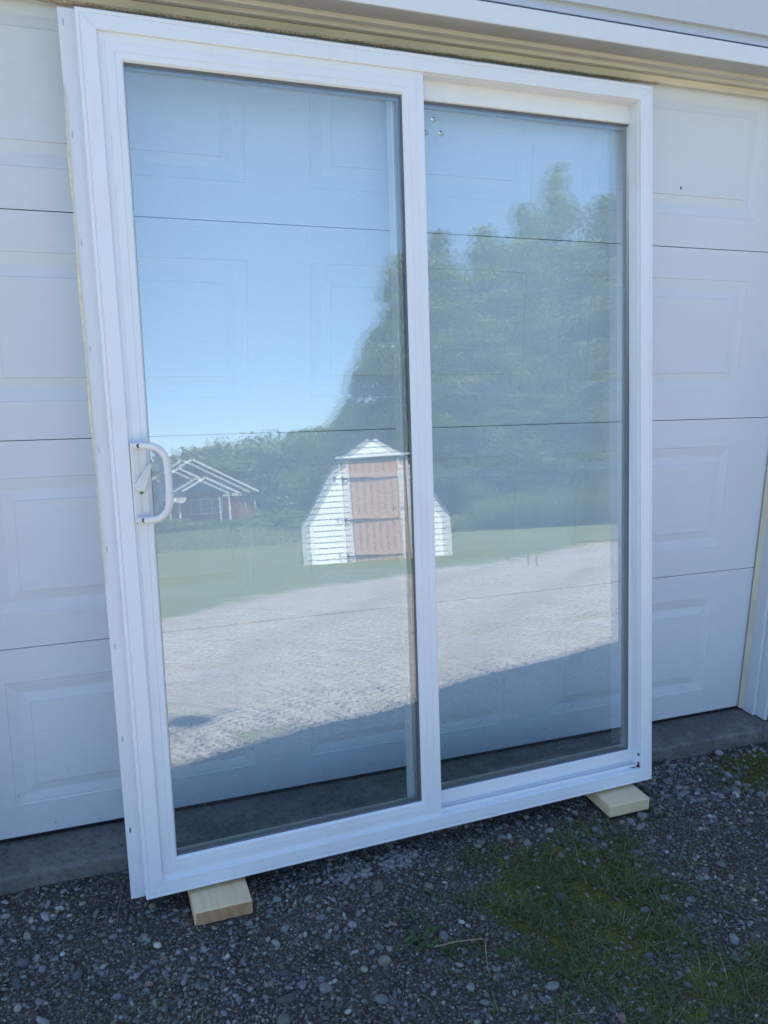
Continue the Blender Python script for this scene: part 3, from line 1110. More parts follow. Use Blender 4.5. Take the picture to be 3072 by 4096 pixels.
def stones(n, rlo, rhi, xr, yr, base, smooth_=True, p_keep=None, sink=0.25):
    bv, bf = base
    x = rng.uniform(*xr, n); y = rng.uniform(*yr, n)
    keep = ~in_foot(x, y + 0.006)
    if p_keep is not None: keep &= rng.random(n) < p_keep(x, y)
    for cx, cy in ((-1.973, -0.30), (-0.766, -0.26)):
        keep &= ~((abs(x - cx) < 0.078) & (abs(y - cy) < 0.136))
    x = x[keep]; y = y[keep]; n = len(x)
    r = rlo + (rhi - rlo) * rng.random(n) ** 1.8
    ax = np.stack([r * rng.uniform(0.85, 1.35, n), r * rng.uniform(0.7, 1.0, n), r * rng.uniform(0.4, 0.75, n)], 1)
    a = rng.uniform(0, 2 * np.pi, n)
    tl = rng.normal(0, 0.25, n); tl2 = rng.normal(0, 0.25, n)
    # lumpy shape per stone
    ph = rng.uniform(0, 6.28, (n, 3))
    dirs = rng.normal(0, 1.3, (n, 3, 3))
    b = bv[None]
    lump = 1 + 0.20 * np.sin(np.einsum('nij,vj->niv', dirs, bv) + ph[:, :, None]).sum(1)
    P = b * lump[:, :, None] * ax[:, None, :]
    ca, sa = np.cos(a)[:, None], np.sin(a)[:, None]
    X, Y, Z = P[..., 0], P[..., 1], P[..., 2]
    Y, Z = Y * np.cos(tl)[:, None] - Z * np.sin(tl)[:, None], Y * np.sin(tl)[:, None] + Z * np.cos(tl)[:, None]
    X, Z = X * np.cos(tl2)[:, None] - Z * np.sin(tl2)[:, None], X * np.sin(tl2)[:, None] + Z * np.cos(tl2)[:, None]
    X, Y = X * ca - Y * sa, X * sa + Y * ca
    z0 = gz(x, y) + ax[:, 2] * sink
    Vv = np.stack([X + x[:, None], Y + y[:, None], Z + z0[:, None]], 2).reshape(-1, 3)
    Ff = (bf[None] + (np.arange(n) * len(bv))[:, None, None]).reshape(-1, 3)
    c = PAL[rng.choice(len(PAL), n, p=PRB / PRB.sum())] * rng.uniform(0.65, 1.35, (n, 1)) * rng.normal(1, 0.05, (n, 3))
    Cc = np.repeat(c, len(bv), 0)
    return Vv, Ff, np.clip(Cc, 0.01, 0.6)


def keep_stone(x, y):
    m = moss_mask(x, y)
    return np.clip(1 - 0.85 * m, 0.10, 1) * (0.68 + 0.32 * np.sin(6 * x + 1.3) * np.sin(7 * y))


parts = [stones(8200, 0.0044, 0.0080, (-2.75, 0.25), (-1.25, -0.13), ICO2, p_keep=keep_stone),
         stones(600, 0.008, 0.0160, (-2.75, 0.25), (-1.25, -0.13), ICO2, p_keep=keep_stone),
         stones(62000, 0.0018, 0.0046, (-2.75, 0.25), (-1.25, -0.13), ICO1, p_keep=keep_stone, sink=0.45),
         stones(500, 0.006, 0.014, (-1.3, 0.1), (-0.45, -0.15), ICO2, p_keep=keep_stone),
         stones(7000, 0.005, 0.012, (-4.2, 1.6), (-2.5, -1.25), ICO1, p_keep=lambda x, y: np.clip((2.5 + y) / 0.9, 0, 1) * np.clip((x + 4.2) / 0.8, 0, 1) * np.clip((1.6 - x) / 0.8, 0, 1)),
         stones(1500, 0.005, 0.012, (-4.2, -2.75), (-1.25, -0.15), ICO1, p_keep=lambda x, y: np.clip((x + 4.2) / 1.0, 0, 1)),
         stones(1500, 0.005, 0.012, (0.25, 1.6), (-1.25, -0.15), ICO1, p_keep=lambda x, y: np.clip((1.6 - x) / 1.0, 0, 1))]
# a couple of pale crumbled mortar spots below the frame
for cx, cy, k in ((-1.49, -0.345, 130), (-1.63, -0.35, 90)):
    v_, f_, c_ = stones(k, 0.003, 0.009, (cx - 0.055, cx + 0.055), (cy - 0.035, cy + 0.03), ICO2, sink=0.5)
    parts.append((v_, f_, np.full_like(c_, 0.19) * rng.uniform(0.85, 1.1, (len(c_), 1)) * np.array([1.02, 1.0, 0.97])))
Vs, Fs, Cs, off = [], [], [], 0
for v_, f_, c_ in parts:
    Vs.append(v_); Fs.append(f_ + off); Cs.append(c_); off += len(v_)
grv = fast_mesh('gravel', np.concatenate(Vs), np.concatenate(Fs), M['stone'], cols=np.concatenate(Cs), smooth_all=True)
tag(grv, 'loose grey and tan rounded gravel in the shade of the garage', 'gravel', kind='stuff')


# ------------------------------------------------------------------ grass
def blades(P, Ls, Ws, lean, cols, bend=0.6):
    """curved tapering blades: 3 segments"""
    n = len(P)
    a = rng.uniform(0, 2 * np.pi, n)
    dx, dy = np.cos(a), np.sin(a)
    wx, wy = -dy, dx
    rows_ = []
    for k, t in enumerate((0, 0.35, 0.7, 1.0)):
        hor = Ls * (lean * t + bend * lean * t * t)
        ver = Ls * t * np.sqrt(np.clip(1 - (lean * t * 0.8) ** 2, 0.05, 1))
        w = Ws * (1 - t) ** 0.6 * 0.5 + 0.0001
        cx = P[:, 0] + dx * hor; cy = P[:, 1] + dy * hor; cz = P[:, 2] + ver
        rows_.append(np.stack([np.stack([cx - wx * w, cy - wy * w, cz], 1), np.stack([cx + wx * w, cy + wy * w, cz], 1)], 1))
    Vv = np.stack(rows_, 1).reshape(-1, 3)
    b = (np.arange(n) * 8)[:, None, None]
    f = np.array([[0, 1, 3, 2], [2, 3, 5, 4], [4, 5, 7, 6]])[None] + b
    return Vv, f.reshape(-1, 4), np.repeat(cols, 8, 0)


def tufts(nt, per, center_fn, L, W, lean, pal, spread=0.012):
    c = center_fn(nt)
    P = np.repeat(c, per, 0) + rng.normal(0, spread, (len(c) * per, 2))
    n = len(P)
    z = gz(P[:, 0], P[:, 1])
    P3_ = np.stack([P[:, 0], P[:, 1], z - 0.001], 1)
    Ls = rng.uniform(L[0], L[1], n); Ws = rng.uniform(W[0], W[1], n)
    ln_ = rng.uniform(lean[0], lean[1], n)
    pal = np.array(pal)
    cc = pal[rng.integers(0, len(pal), n)] * rng.uniform(0.7, 1.25, (n, 1))
    return blades(P3_, Ls, Ws, ln_, cc)


def patch(n):
    out = []
    while len(out) < n:
        x = rng.uniform(-1.6, -0.55); y = rng.uniform(-1.2, -0.36)
        m = np.exp(-((((x + 1.11) - 0.25 * (y + 0.7)) / 0.27) ** 2 + ((y + 0.68) / 0.27) ** 2) ** 1.6)
        m = max(m, 0.5 * math.exp(-(((x + 1.05) / 0.28) ** 2 + ((y + 1.02) / 0.13) ** 2)))
        m = max(m, 0.55 * math.exp(-(((x + 1.27) / 0.08) ** 2 + ((y + 0.41) / 0.06) ** 2)))
        m = max(m, 0.4 * math.exp(-(((x + 0.80) / 0.12) ** 2 + ((y + 0.40) / 0.05) ** 2)))
        m *= min(1.0, max(0.06, 0.45 + 0.9 * math.sin(23 * x + 4 + 2 * math.sin(9 * y)) * math.sin(19 * y + 2) + 0.35 * math.sin(47 * x + 31 * y)))
        if rng.random() < m: out.append((x, y))
    return np.array(out)


GP = [(0.105, 0.150, 0.045), (0.12, 0.155, 0.048), (0.085, 0.120, 0.042), (0.24, 0.23, 0.16), (0.12, 0.135, 0.06), (0.15, 0.165, 0.085), (0.15, 0.165, 0.05)]
MP = [(0.115, 0.122, 0.024), (0.145, 0.140, 0.028), (0.085, 0.092, 0.020)]
DRY = [(0.33, 0.27, 0.17), (0.24, 0.18, 0.11), (0.28, 0.25, 0.19)]
BROAD = [(0.075, 0.125, 0.035), (0.060, 0.105, 0.032), (0.095, 0.135, 0.04)]
gparts = [tufts(120, 1, lambda n_: np.stack([rng.uniform(-2.5, 0.2, n_), rng.uniform(-1.15, -0.2, n_)], 1), (0.015, 0.05), (0.0012, 0.0020), (1.25, 1.5), DRY, 0.01),
          tufts(45, 6, patch, (0.010, 0.024), (0.006, 0.011), (0.8, 1.2), BROAD, 0.004),
          tufts(860, 7, patch, (0.007, 0.025), (0.0010, 0.0021), (0.6, 1.25), GP, 0.010),
          tufts(50, 6, patch, (0.025, 0.045), (0.0012, 0.0024), (0.5, 1.1), GP, 0.009),
          tufts(1500, 14, patch, (0.003, 0.008), (0.0012, 0.0026), (0.4, 1.2), MP, 0.014),
          tufts(110, 6, lambda n_: np.stack([rng.uniform(-1.75, -0.6, n_), rng.uniform(-1.15, -0.42, n_)], 1), (0.008, 0.028), (0.001, 0.002), (0.6, 1.2), GP, 0.011),
          tufts(30, 7, lambda n_: np.stack([rng.uniform(-2.4, 0.15, n_), rng.uniform(-1.1, -0.5, n_)], 1), (0.01, 0.03), (0.001, 0.002), (0.4, 1.1), GP, 0.010),
          tufts(100, 7, lambda n_: np.stack([rng.normal(-1.0, 0.24, n_), rng.normal(-1.02, 0.07, n_)], 1), (0.010, 0.035), (0.0011, 0.0022), (0.6, 1.2), GP, 0.011),
          tufts(25, 8, lambda n_: np.stack([rng.normal(-2.28, 0.10, n_), rng.normal(-0.66, 0.04, n_)], 1), (0.010, 0.03), (0.001, 0.002), (0.6, 1.2), GP, 0.012),
          tufts(420, 12, lambda n_: np.stack([rng.normal(-0.19, 0.11, n_), rng.normal(-0.30, 0.06, n_)], 1), (0.003, 0.008), (0.0012, 0.0024), (0.5, 1.2), MP, 0.013),
          tufts(45, 6, lambda n_: np.stack([rng.normal(-0.2, 0.13, n_), rng.normal(-0.30, 0.08, n_)], 1), (0.010, 0.03), (0.001, 0.002), (0.5, 1.1), GP, 0.010)]
Vs, Fs, Cs, off = [], [], [], 0
for v_, f_, c_ in gparts:
    Vs.append(v_); Fs.append(f_ + off); Cs.append(c_); off += len(v_)
gr = fast_mesh('grass', np.concatenate(Vs), np.concatenate(Fs), M['blade'], cols=np.concatenate(Cs), smooth_all=True)
tag(gr, 'sparse short grass and moss in the shaded gravel', 'grass', kind='stuff')

# green weed with a bent dry stalk
wd = empty('weed', (-1.545, -0.655, float(gz(-1.545, -0.655))))
tag(wd, 'small green weed with one bent dry stalk in the gravel', 'weed')
lv_ = MB()
random.seed(9)
for i in range(22):
    a = random.uniform(0, 6.28); L = random.uniform(0.025, 0.060); w = random.uniform(0.004, 0.008)
    px_, py_ = random.gauss(0, 0.03), random.gauss(0, 0.03)
    d = Vector((math.cos(a), math.sin(a), 0)); s_ = Vector((-d.y, d.x, 0))
    prev = None
    vs = []
    for k, t in enumerate((0, 0.25, 0.5, 0.75, 1.0)):
        c = Vector((px_, py_, 0)) + d * (L * t * 0.85) + Vector((0, 0, L * (0.75 * t - 0.5 * t * t)))
        ww = w * (0.25 + 1.5 * t * (1 - t) + (0.25 if k % 2 else 0)) * (1 if t < 1 else 0.1)
        vs += [c - s_ * ww, c + Vector((0, 0, -0.0012)), c + s_ * ww]
    fs = []
    for k in range(4):
        fs += [(3 * k, 3 * k + 1, 3 * k + 4, 3 * k + 3), (3 * k + 1, 3 * k + 2, 3 * k + 5, 3 * k + 4)]
    lv_.add(vs, fs)
lo = lv_.build('leaves', mat_plain('weed_leaf', (0.045, 0.088, 0.022), 0.6, 0.3, 25), wd)
smooth(lo)
st = MB().tube([(0.015, -0.03, 0.012), (0.06, -0.05, 0.030), (0.118, -0.066, 0.034), (0.124, -0.072, 0.033), (0.11, -0.11, 0.012), (0.098, -0.15, 0.006)],
               [0.0016, 0.0015, 0.0014, 0.0014, 0.0012, 0.001], 6).build('dry_stalk', mat_plain('dry_stalk', (0.27, 0.20, 0.12), 0.8, 0.15, 60), wd)
tag(st, 'bent straw coloured stalk')

# ------------------------------------------------------------------ garden shed (seen in the glass)
SHX, SHY = 2.78, -10.40
shed = empty('garden_shed', (SHX, SHY, -0.07), math.pi + R(21))
shed.scale = (1.0, 1.0, 1.035)
tag(shed, 'small white barn style shed with a brown plank door, reflected in the glass', 'shed')
# local: x flipped, front at y=0 facing -y local (= towards the garage), depth to +y


def Lx(x): return -(x - SHX)


prof_w = [(-1.125, 0.0), (1.125, 0.0), (1.125, 0.68), (0.585, 1.52), (0.0, 1.90), (-0.585, 1.52), (-1.125, 0.68)]
core = MB().prism([(x * 0.992, z * 0.992) for x, z in prof_w], 0.02, 2.4).build('wall', M['shed_white'], shed)


def half(zv):
    if zv <= 0.68: return 1.125
    if zv <= 1.52: return 1.125 - 0.54 * (zv - 0.68) / 0.84
    return max(0.0, 0.585 * (1 - (zv - 1.52) / 0.38))


sd_ = MB()
st_ = 0.088
k = 0
DW = 0.45
while True:
    za = 0.0 + k * st_
    zb = za + st_
    k += 1
    if za > 1.88: break
    h1 = half(za + 0.02); h0 = half(min(zb, 1.9) - 0.005)
    h1 -= 0.005; h0 -= 0.005

    def strip(xa, xb, xa2, xb2, y=0.0):
        sd_.add([(xa, y - 0.013, za), (xb, y - 0.013, za), (xb2, y - 0.001, zb), (xa2, y - 0.001, zb), (xa, y + 0.012, za), (xb, y + 0.012, za)],
                [(0, 1, 2, 3), (4, 5, 1, 0)])
    if za < 1.50:
        strip(-h1, -DW, -h0, -DW)
        strip(DW, h1, DW, h0)
    elif za >= 1.63:
        strip(-h1, h1, -h0, h0, -0.05)
    if za < 0.66:
        for sx in (-1, 1):
            X = 1.125 * sx
            sd_.add([(X + 0.016 * sx, 0.02, za), (X + 0.016 * sx, 2.4, za), (X + 0.001 * sx, 2.4, zb), (X + 0.001 * sx, 0.02, zb)], [(0, 1, 2, 3)])
sd_.build('siding', M['shed_white'], shed)
tmb = MB()
tmb.prism([(-0.50, 1.600), (0.50, 1.600), (0.0, 1.905)], -0.048, 0.018)
tmb.box(-0.52, 0.52, -0.075, -0.049, 1.612, 1.640)
for sx in (-1, 1):
    tmb.box(sx * 1.095 - 0.035, sx * 1.095 + 0.035, -0.024, 0.019, 0.0, 0.68)
    tmb.box(sx * 0.465 - 0.018, sx * 0.465 + 0.018, -0.03, 0.019, 0.0, 1.585)
tmb.build('corner_trim', M['shed_white'], shed)
hdm = MB().box(-0.62, 0.62, -0.035, 0.019, 1.586, 1.611)  # dark grey band between the shed door and the gable
hdm.box(-0.445, 0.445, -0.026, 0.019, 1.555, 1.585)
hdm.build('dark_band', M['shed_dark'], shed)
rfm = MB()
out = [(1.20, 0.60), (0.66, 1.60), (0.0, 2.03), (-0.66, 1.60), (-1.20, 0.60)]
inn = [(1.14, 0.66), (0.595, 1.525), (0.0, 1.905), (-0.595, 1.525), (-1.14, 0.66)]
for i in range(4):
    rfm.prism([out[i], out[i + 1], inn[i + 1], inn[i]], -0.072, 2.52)
rfo = rfm.build('roof', M['shingle'], shed)
dom = MB()
pw = 0.86 / 8
random.seed(2)
for i in range(8):
    x0 = -0.43 + i * pw
    dy = random.uniform(0, 0.004)
    dom.box(x0 + 0.006, x0 + pw - 0.006, -0.022 - dy, 0.012, 0.004, 1.552)
dop = dom.build('door', M['shed_door'], shed)
MB().box(-0.44, 0.44, 0.0125, 0.0185, 0.0, 1.553).build('door_backing', M['shed_dark'], dop)
for zb_, zt_ in ((0.10, 0.165), (0.655, 0.735), (1.29, 1.37)):
    o = MB().box(-0.42, 0.42, -0.044, -0.0265, zb_, zt_).build('ledge', M['shed_door'], dop)
    o2 = MB().box(0.05, 0.56, -0.050, -0.0445, zb_ + 0.0, zb_ + 0.02)
    o2.box(0.53, 0.57, -0.050, -0.031, zb_ - 0.01, zb_ + 0.05)
    o2.build('strap_hinge', M['iron'], dop)
MB().box(-0.40, -0.32, -0.05, -0.0265, 0.80, 0.83).build('latch', M['iron'], dop)
MB().tube([(0, -0.06, 1.90), (0, -0.06, 1.99)], 0.012, 8).build('finial', M['shed_white'], shed)

# ------------------------------------------------------------------ red house (seen in the glass)
HY = -55.0
HZ = -0.95
hou = empty('house', (8.1, HY, HZ))
tag(hou, 'red sided house with white gable trim behind bushes, reflected in the left pane', 'house')


def hb_(mb, name, mat, parent=hou):
    mb.v = [(x - 8.1, y - HY, z - HZ) for x, y, z in mb.v]
    return mb.build(name, mat, parent)


hb_(MB().box(4.3, 12.3, -63, -55.6, HZ, 2.25), 'wall', M['red'])
hb_(MB().prism([(4.3, 2.25), (12.3, 2.25), (8.07, 4.42)], -55.8, -55.6), 'gable_wall', mat_plain('house_grey_gable', (0.16, 0.16, 0.165), 0.7, 0.1, 3))
rr_ = MB()
rr_.prism([(3.7, 1.98), (8.07, 4.38), (12.5, 1.98), (12.5, 2.14), (8.07, 4.56), (3.7, 2.14)], -63.4, -55.05)
rr_.prism([(4.9, 2.7), (7.0, 3.83), (8.6, 2.95), (8.6, 3.08), (7.0, 3.97), (4.9, 2.84)], -55.0, -54.2)
hr = hb_(rr_, 'roof', M['shingle'])
fa_ = MB()
for pts_, y_ in (([(3.7, 2.05), (8.02, 4.46)], -54.99), ([(8.12, 4.46), (12.5, 2.05)], -54.99), ([(5.6, 3.10), (7.0, 3.88)], -54.14), ([(7.0, 3.88), (8.55, 3.03)], -54.14),
                 ([(6.9, 2.28), (8.47, 3.12)], -52.94), ([(8.47, 3.12), (10.75, 1.92)], -52.94)):
    fa_.bar((pts_[0][0], y_, pts_[0][1]), (pts_[1][0], y_, pts_[1][1]), 0.06, 0.15, (0, 0, 1))
fa_.box(10.15, 10.8, -52.97, -52.91, 1.82, 1.98)
hb_(fa_, 'fascia', M['house_white'])
po = MB()
po.prism([(6.3, 1.9), (8.47, 3.05), (10.8, 1.82), (10.8, 1.92), (8.47, 3.16), (6.3, 2.02)], -55.55, -53.0)
hb_(po, 'porch_roof', M['shingle'])
for px_ in (6.74, 10.0):
    hb_(MB().box(px_ - 0.06, px_ + 0.06, -53.3, -53.18, HZ, 1.85), 'porch_post', M['house_white'])
wf = MB()
wf.ring(8.5, 10.05, 0.72, 1.80, [(0, -55.62), (0, -55.50), (0.07, -55.50), (0.07, -55.62)])
wf.box(9.25, 9.32, -55.58, -55.50, 0.79, 1.73)
wf.box(8.57, 9.98, -55.57, -55.51, 1.08, 1.10); wf.box(8.57, 9.98, -55.57, -55.51, 1.40, 1.42)
for xx in (8.75, 8.95, 9.1, 9.5, 9.7, 9.88): wf.box(xx, xx + 0.02, -55.565, -55.515, 0.79, 1.73)
wn_ = hb_(wf, 'window', M['house_white'])
hb_(MB().box(8.57, 9.98, -55.61, -55.59, 0.79, 1.73), 'pane', M['window_dark'], wn_)
d_ = dish_mesh(MB(), (6.75, -53.1, 1.87), 0.42, (0.1, 1, 0.45), 0.08)
d_.tube([(6.75, -53.4, 1.0), (6.75, -53.2, 1.8)], 0.03, 8)
hb_(d_, 'roof_dish', M['dish'])

fe = empty('rail_fence', (8.6, -45.0, -0.85))
tag(fe, 'low white two rail fence beside the red house, reflected in the left pane', 'fence')
MB().bar((-1.6, 0, 0.55), (1.5, 0.2, 0.75), 0.05, 0.06).build('rail', M['fence_white'], fe)
MB().bar((-1.0, 0, 0.2), (1.5, 0.2, 0.32), 0.05, 0.06).build('rail', M['fence_white'], fe)
for px_ in (-1.5, 0.0, 1.4):
    MB().box(px_ - 0.05, px_ + 0.05, -0.1, -0.03, 0, 0.75).build('post', M['fence_white'], fe)

sk = MB()
sk.tube([(3.58, -7.2, -0.10), (3.585, -7.2, 0.02), (3.59, -7.205, 0.085)], [0.016, 0.014, 0.010], 8)
sko = sk.build('wooden_stake', M['stake'])
tag(sko, 'short dark stake standing in the gravel drive, reflected in the right pane', 'stake')

# ------------------------------------------------------------------ trees
LP = np.array([(0.095, 0.140, 0.036), (0.120, 0.160, 0.042), (0.145, 0.178, 0.052), (0.080, 0.122, 0.038), (0.165, 0.190, 0.066)])


def leaf_cloud(cent, rad, per, size, pal):
    """leaf-sized quads gathered in clumps"""
    n = len(cent) * per
    g = rng.normal(0, 1, (n, 3))
    g /= np.linalg.norm(g, axis=1)[:, None]
    rr = rng.random(n) ** 0.4 * (1 + 0.35 * (rng.random(n) < 0.18))
    C_ = np.repeat(cent, per, 0) + g * rr[:, None] * np.repeat(rad, per)[:, None] * np.array([1, 1, 0.8])
    nrm = g * 1.0 + rng.normal(0, 0.45, (n, 3)) + np.array([0, 0, 0.3])
    nrm /= np.linalg.norm(nrm, axis=1)[:, None]
    t = np.cross(nrm, rng.normal(0, 1, (n, 3)))
    t /= np.linalg.norm(t, axis=1)[:, None]
    b = np.cross(nrm, t)
    s_ = rng.uniform(size[0], size[1], n)[:, None]
    Vv = np.stack([C_ - t * s_ * 0.6, C_ - b * s_ * 0.38, C_ + t * s_ * 0.6, C_ + b * s_ * 0.38], 1).reshape(-1, 3)
    Ff = np.arange(n * 4).reshape(-1, 4)
    tone = np.repeat(pal[rng.integers(0, len(pal), len(cent))], per, 0) * rng.uniform(0.75, 1.3, (n, 1))
    return Vv, Ff, np.repeat(tone, 4, 0)


def crown_centres(n, H, zb, rmax, top=0.55, spire=False):
    out = []
    while len(out) < n:
        t = rng.random() ** (1.15 if spire else 0.95)
        zc = zb + (H - zb) * t
        if spire:
            w = rmax * min(1.0, (1.02 - t) * 1.55) ** 0.9
        else:
            w = rmax * (math.sin(math.pi * min(1, (t * 0.86 + 0.14)) ** top) ** 0.75)
        a = rng.uniform(0, 6.283)
        r_ = w * math.sqrt(rng.random()) * (0.75 + 0.25 * math.sin(a * 3 + zc))
        out.append((r_ * math.cos(a), r_ * math.sin(a), zc))
    return np.array(out)


def tree_meshes(H, zb, rmax, ncl, per, size, top, trunk_r):
    c = crown_centres(ncl, H, zb, rmax, top, top > 0.9)
    rad = (0.22 + 0.40 * rng.random(ncl) ** 1.5) * rmax / 1.6 * (1.12 - 0.62 * ((c[:, 2] - zb) / (H - zb)) ** 2)
    v_, f_, k_ = leaf_cloud(c, rad, per, size, LP)
    crown = (v_, f_, k_)
    tb_ = MB()
    tb_.tube([(0, 0, -0.1), (0.03, 0.02, H * 0.3), (-0.04, 0.03, H * 0.6), (0.02, -0.02, H * 0.9)], [trunk_r, trunk_r * 0.8, trunk_r * 0.45, trunk_r * 0.12], 9)
    for i in range(9):
        e = Vector(c[rng.integers(0, ncl)])
        z0_ = max(zb * 0.6, e.z - rng.uniform(0.6, 1.6))
        tb_.tube([(0, 0, z0_), (e.x * 0.5, e.y * 0.5, (z0_ + e.z) / 2 + 0.1), tuple(e)], [trunk_r * 0.35, trunk_r * 0.22, trunk_r * 0.08], 6)
    return crown, tb_


PROTO = []
for (H, zb, rm, ncl, per, size, top, tr_) in ((9.5, 0.7, 1.95, 210, 120, (0.07, 0.15), 0.75, 0.16), (8.6, 0.5, 2.15, 220, 115, (0.07, 0.15), 0.6, 0.17), (10.4, 0.6, 1.65, 200, 120, (0.065, 0.14), 0.95, 0.15)):
    cr, tb_ = tree_meshes(H, zb, rm, ncl, per, size, top, tr_)
    e = empty('leafy_tree', (0, 0, 0))
    fast_mesh('crown', cr[0], cr[1], M['leaf'], e, cols=cr[2])
    smooth(tb_.build('trunk', M['bark'], e))
    PROTO.append([e, H, False])
MC = (-2.346, 1.725, 0.919)


def copy_tree(src):
    c = src.copy(); COL.objects.link(c)
    for ch in list(src.children):
        d = ch.copy(); COL.objects.link(d); d.parent = c
    return c


def put_tree(p, az, el, dist, label, group='trees across the drive', wide=1.0, rz=0.0):
    proto = PROTO[p]
    o_ = proto[0] if not proto[2] else copy_tree(proto[0])
    proto[2] = True
    x = MC[0] + dist * math.sin(R(az)); y = MC[1] - dist * math.cos(R(az))
    zb_ = float(gz(x, y))
    top = MC[2] + dist * math.tan(R(el))
    s_ = (top - zb_) / (proto[1] + 0.15)
    o_.location = (x, y, zb_); o_.scale = (s_ * wide, s_ * wide, s_); o_.rotation_euler = (0, 0, rz)
    tag(o_, label, 'tree', group)
    return o_


put_tree(1, 21.2, 6.6, 29, 'low round tree at the left end of the reflected grove, above the shed roof', wide=1.5, rz=0.4)
put_tree(0, 23.6, 11.6, 27, 'mid height tree stepping up from the low tree behind the shed', wide=1.15, rz=1.0)
put_tree(1, 25.6, 16.2, 26, 'tall tree reflected just left of the centre stile', wide=1.0, rz=2.2)
put_tree(0, 28.4, 17.6, 25, 'rounded tree just right of the centre stile in the reflection', wide=1.0, rz=3.0)
put_tree(1, 31.6, 17.4, 26, 'broad tree in the middle of the right pane, left of the tallest spire', wide=1.05, rz=4.0)
put_tree(0, 34.3, 18.6, 26, 'leafy tree next to the tallest spire in the right pane', wide=0.95, rz=5.1)
put_tree(2, 36.7, 20.6, 26, 'tallest tree with a pointed spire in the right pane', wide=1.1, rz=0.7)
put_tree(0, 39.6, 18.4, 25.5, 'tree at the far right edge of the right pane', wide=1.05, rz=1.9)
put_tree(1, 43.0, 18.8, 25, 'tree hidden past the right edge of the reflection', wide=1.1, rz=2.9)
put_tree(2, 47.0, 19.2, 24, 'slim tree well past the right edge of the reflection', wide=1.2, rz=3.9)
put_tree(1, 33.0, 9.5, 24.5, 'lower tree in front of the broad tree in the right pane', wide=1.25, rz=5.5)
put_tree(0, 27.0, 8.0, 24, 'lower tree filling the grove behind the shed', wide=1.4, rz=0.2)
put_tree(1, 38.5, 9.0, 23.5, 'lower tree at the foot of the grove on the right', wide=1.2, rz=1.2)
put_tree(2, 22.2, 9.0, 28, 'narrow tree on the sloping left shoulder of the reflected grove', wide=1.5, rz=1.6)
put_tree(2, 23.0, 5.0, 24, 'bushy young tree right above the shed gable', wide=2.0, rz=2.4)
put_tree(1, 18.6, 4.4, 40, 'small far tree left of the shed in the reflection', wide=1.5, rz=3.3)

put_tree(0, 26.6, 13.2, 32, 'tree behind the grove that closes the gap beside the centre stile', wide=1.5, rz=4.4)
put_tree(1, 30.2, 14.0, 32, 'tree at the back of the grove behind the rounded tree', wide=1.5, rz=2.6)
put_tree(0, 34.0, 14.4, 31, 'tree at the back of the grove below the tallest spire', wide=1.5, rz=0.9)
put_tree(1, 38.0, 14.4, 31, 'tree at the back of the grove near the right edge of the pane', wide=1.5, rz=3.7)

# shrubs before the house
SHB = []


def make_shrub():
    e = empty('shrub', (0, 0, 0))
    c = []
    for i in range(46):
        a = rng.uniform(0, 6.283); r_ = math.sqrt(rng.random()) * 1.1
        c.append((r_ * math.cos(a), r_ * math.sin(a), rng.uniform(0.15, 1.25) * (1 - 0.45 * r_)))
    c = np.array(c)
    v_, f_, k_ = leaf_cloud(c, rng.uniform(0.2, 0.42, len(c)), 70, (0.07, 0.14), LP * np.array([1.1, 1.15, 1.1]))
    v_[:, 2] = np.maximum(v_[:, 2], 0.02)
    fast_mesh('foliage', v_, f_, M['leaf'], e, cols=k_)
    sb = MB()
    for i in range(6):
        p = c[rng.integers(0, len(c))]
        sb.tube([(0.05 * math.cos(i), 0.05 * math.sin(i), -0.05), (p[0] * 0.6, p[1] * 0.6, p[2] * 0.6), tuple(p)], [0.03, 0.02, 0.008], 6)
    sb.build('stem', M['bark'], e)
    return e


sh0 = make_shrub()
lst = [(8.0, 32.5, 1.3, 'dark shrub at the far left of the reflection below the handle'), (10.2, 34, 1.9, 'shrub hiding the left half of the red house porch'),
       (12.4, 36, 2.0, 'wide shrub in front of the red house window'), (14.6, 33, 1.6, 'shrub at the right end of the white rail fence'),
       (16.6, 31, 1.6, 'shrub between the red house and the shed'), (18.6, 27, 1.5, 'shrub just left of the shed'),
       (5.0, 30, 1.6, 'shrub hidden behind the left stile of the patio door'), (30.5, 22.5, 0.9, 'low bush at the foot of the grove right of the shed')]
for i, (az, ds, sc_, lab) in enumerate(lst):
    s_o = sh0 if i == 0 else copy_tree(sh0)
    x = MC[0] + ds * math.sin(R(az)); y = MC[1] - ds * math.cos(R(az))
    s_o.location = (x, y, float(gz(x, y))); s_o.scale = (sc_ * 1.2, sc_ * 1.2, sc_ * (0.24 if i in (1, 2, 3) else 0.40)); s_o.rotation_euler = (0, 0, i * 1.3)
    tag(s_o, lab, 'shrub', 'shrubs across the lawn')

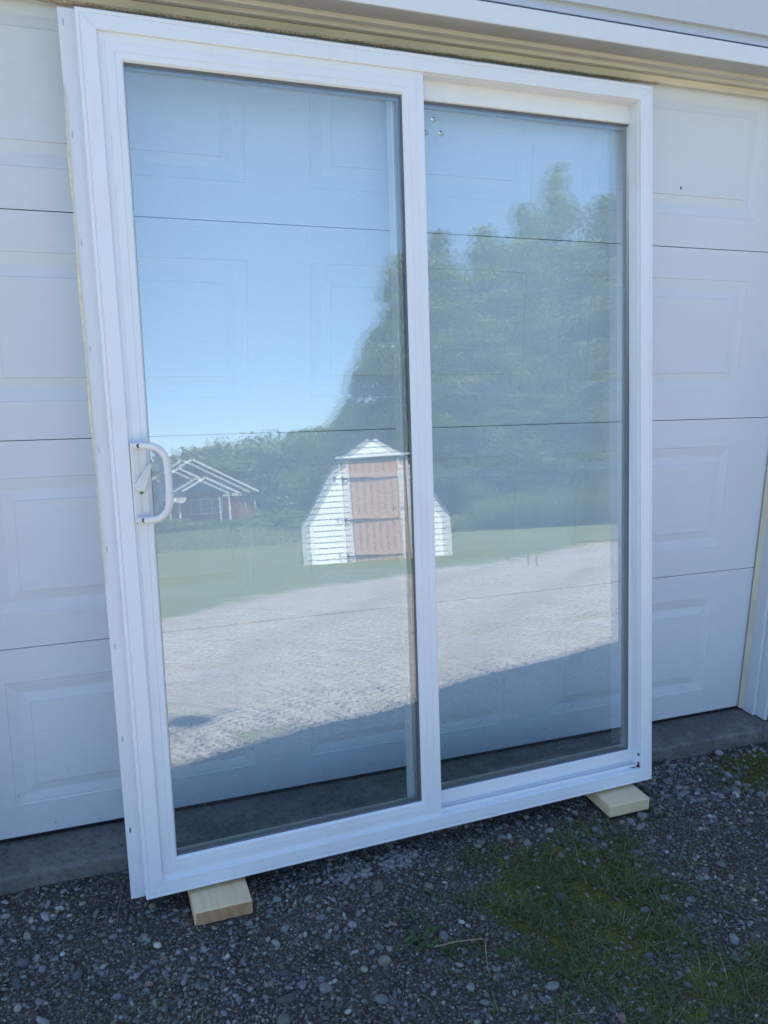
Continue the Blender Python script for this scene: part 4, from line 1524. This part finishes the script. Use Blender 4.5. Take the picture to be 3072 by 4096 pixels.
# tall grass bands at the lawn's far side and at the foot of the grove
def band(n, azr, dr, L, W, pal):
    az = np.radians(rng.uniform(*azr, n)); d = rng.uniform(*dr, n)
    x = MC[0] + d * np.sin(az); y = MC[1] - d * np.cos(az)
    P_ = np.stack([x, y, gz(x, y)], 1)
    pal = np.array(pal)
    return blades(P_, rng.uniform(*L, n), rng.uniform(*W, n), rng.uniform(0.35, 0.95, n), pal[rng.integers(0, len(pal), n)] * rng.uniform(0.75, 1.25, (n, 1)))


TG = [(0.15, 0.19, 0.065), (0.17, 0.205, 0.075), (0.13, 0.17, 0.06), (0.22, 0.225, 0.10)]
tp = [band(5000, (3, 19), (19, 27), (0.06, 0.22), (0.012, 0.03), TG), band(7000, (30.5, 47), (21, 23.5), (0.5, 1.15), (0.012, 0.03), TG), band(1500, (19, 30), (21, 23), (0.3, 0.6), (0.012, 0.03), TG)]
Vs, Fs, Cs, off = [], [], [], 0
for v_, f_, c_ in tp:
    Vs.append(v_); Fs.append(f_ + off); Cs.append(c_); off += len(v_)
tg = fast_mesh('tall_grass', np.concatenate(Vs), np.concatenate(Fs), M['blade'], cols=np.concatenate(Cs), smooth_all=True)
tag(tg, 'tall uncut grass along the far side of the lawn', 'tall grass', kind='stuff')

# wooded ridge far behind
cc_ = []
for az in np.arange(-60, 85, 0.42):
    for row in range(3):
        d = 78 + row * 9 + rng.uniform(-3, 3)
        el = np.interp(az, [-60, 0, 8, 12, 16, 20, 26, 85], [4.0, 3.4, 3.6, 4.4, 4.7, 5.2, 5.5, 5.0]) + rng.normal(0, 0.22) - 0.35 * (2 - row)
        top = MC[2] + d * math.tan(R(el))
        a_ = R(az + rng.uniform(-0.3, 0.3))
        for k in range(11):
            hh = -1 + (top + 1) * (1 - rng.random() ** 1.6 * 0.95)
            cc_.append((MC[0] + d * math.sin(a_) + rng.normal(0, 0.7), MC[1] - d * math.cos(a_) + rng.normal(0, 0.7), hh - 0.3))
cc_ = np.array(cc_)
v_, f_, k_ = leaf_cloud(cc_, rng.uniform(0.6, 1.2, len(cc_)), 16, (0.4, 0.8), LP * np.array([1.0, 0.95, 1.2]))
fr_ = fast_mesh('far_wood', v_, f_, M['leaf'], cols=k_)
tag(fr_, 'far wooded ridge on the horizon', 'woods', kind='stuff')
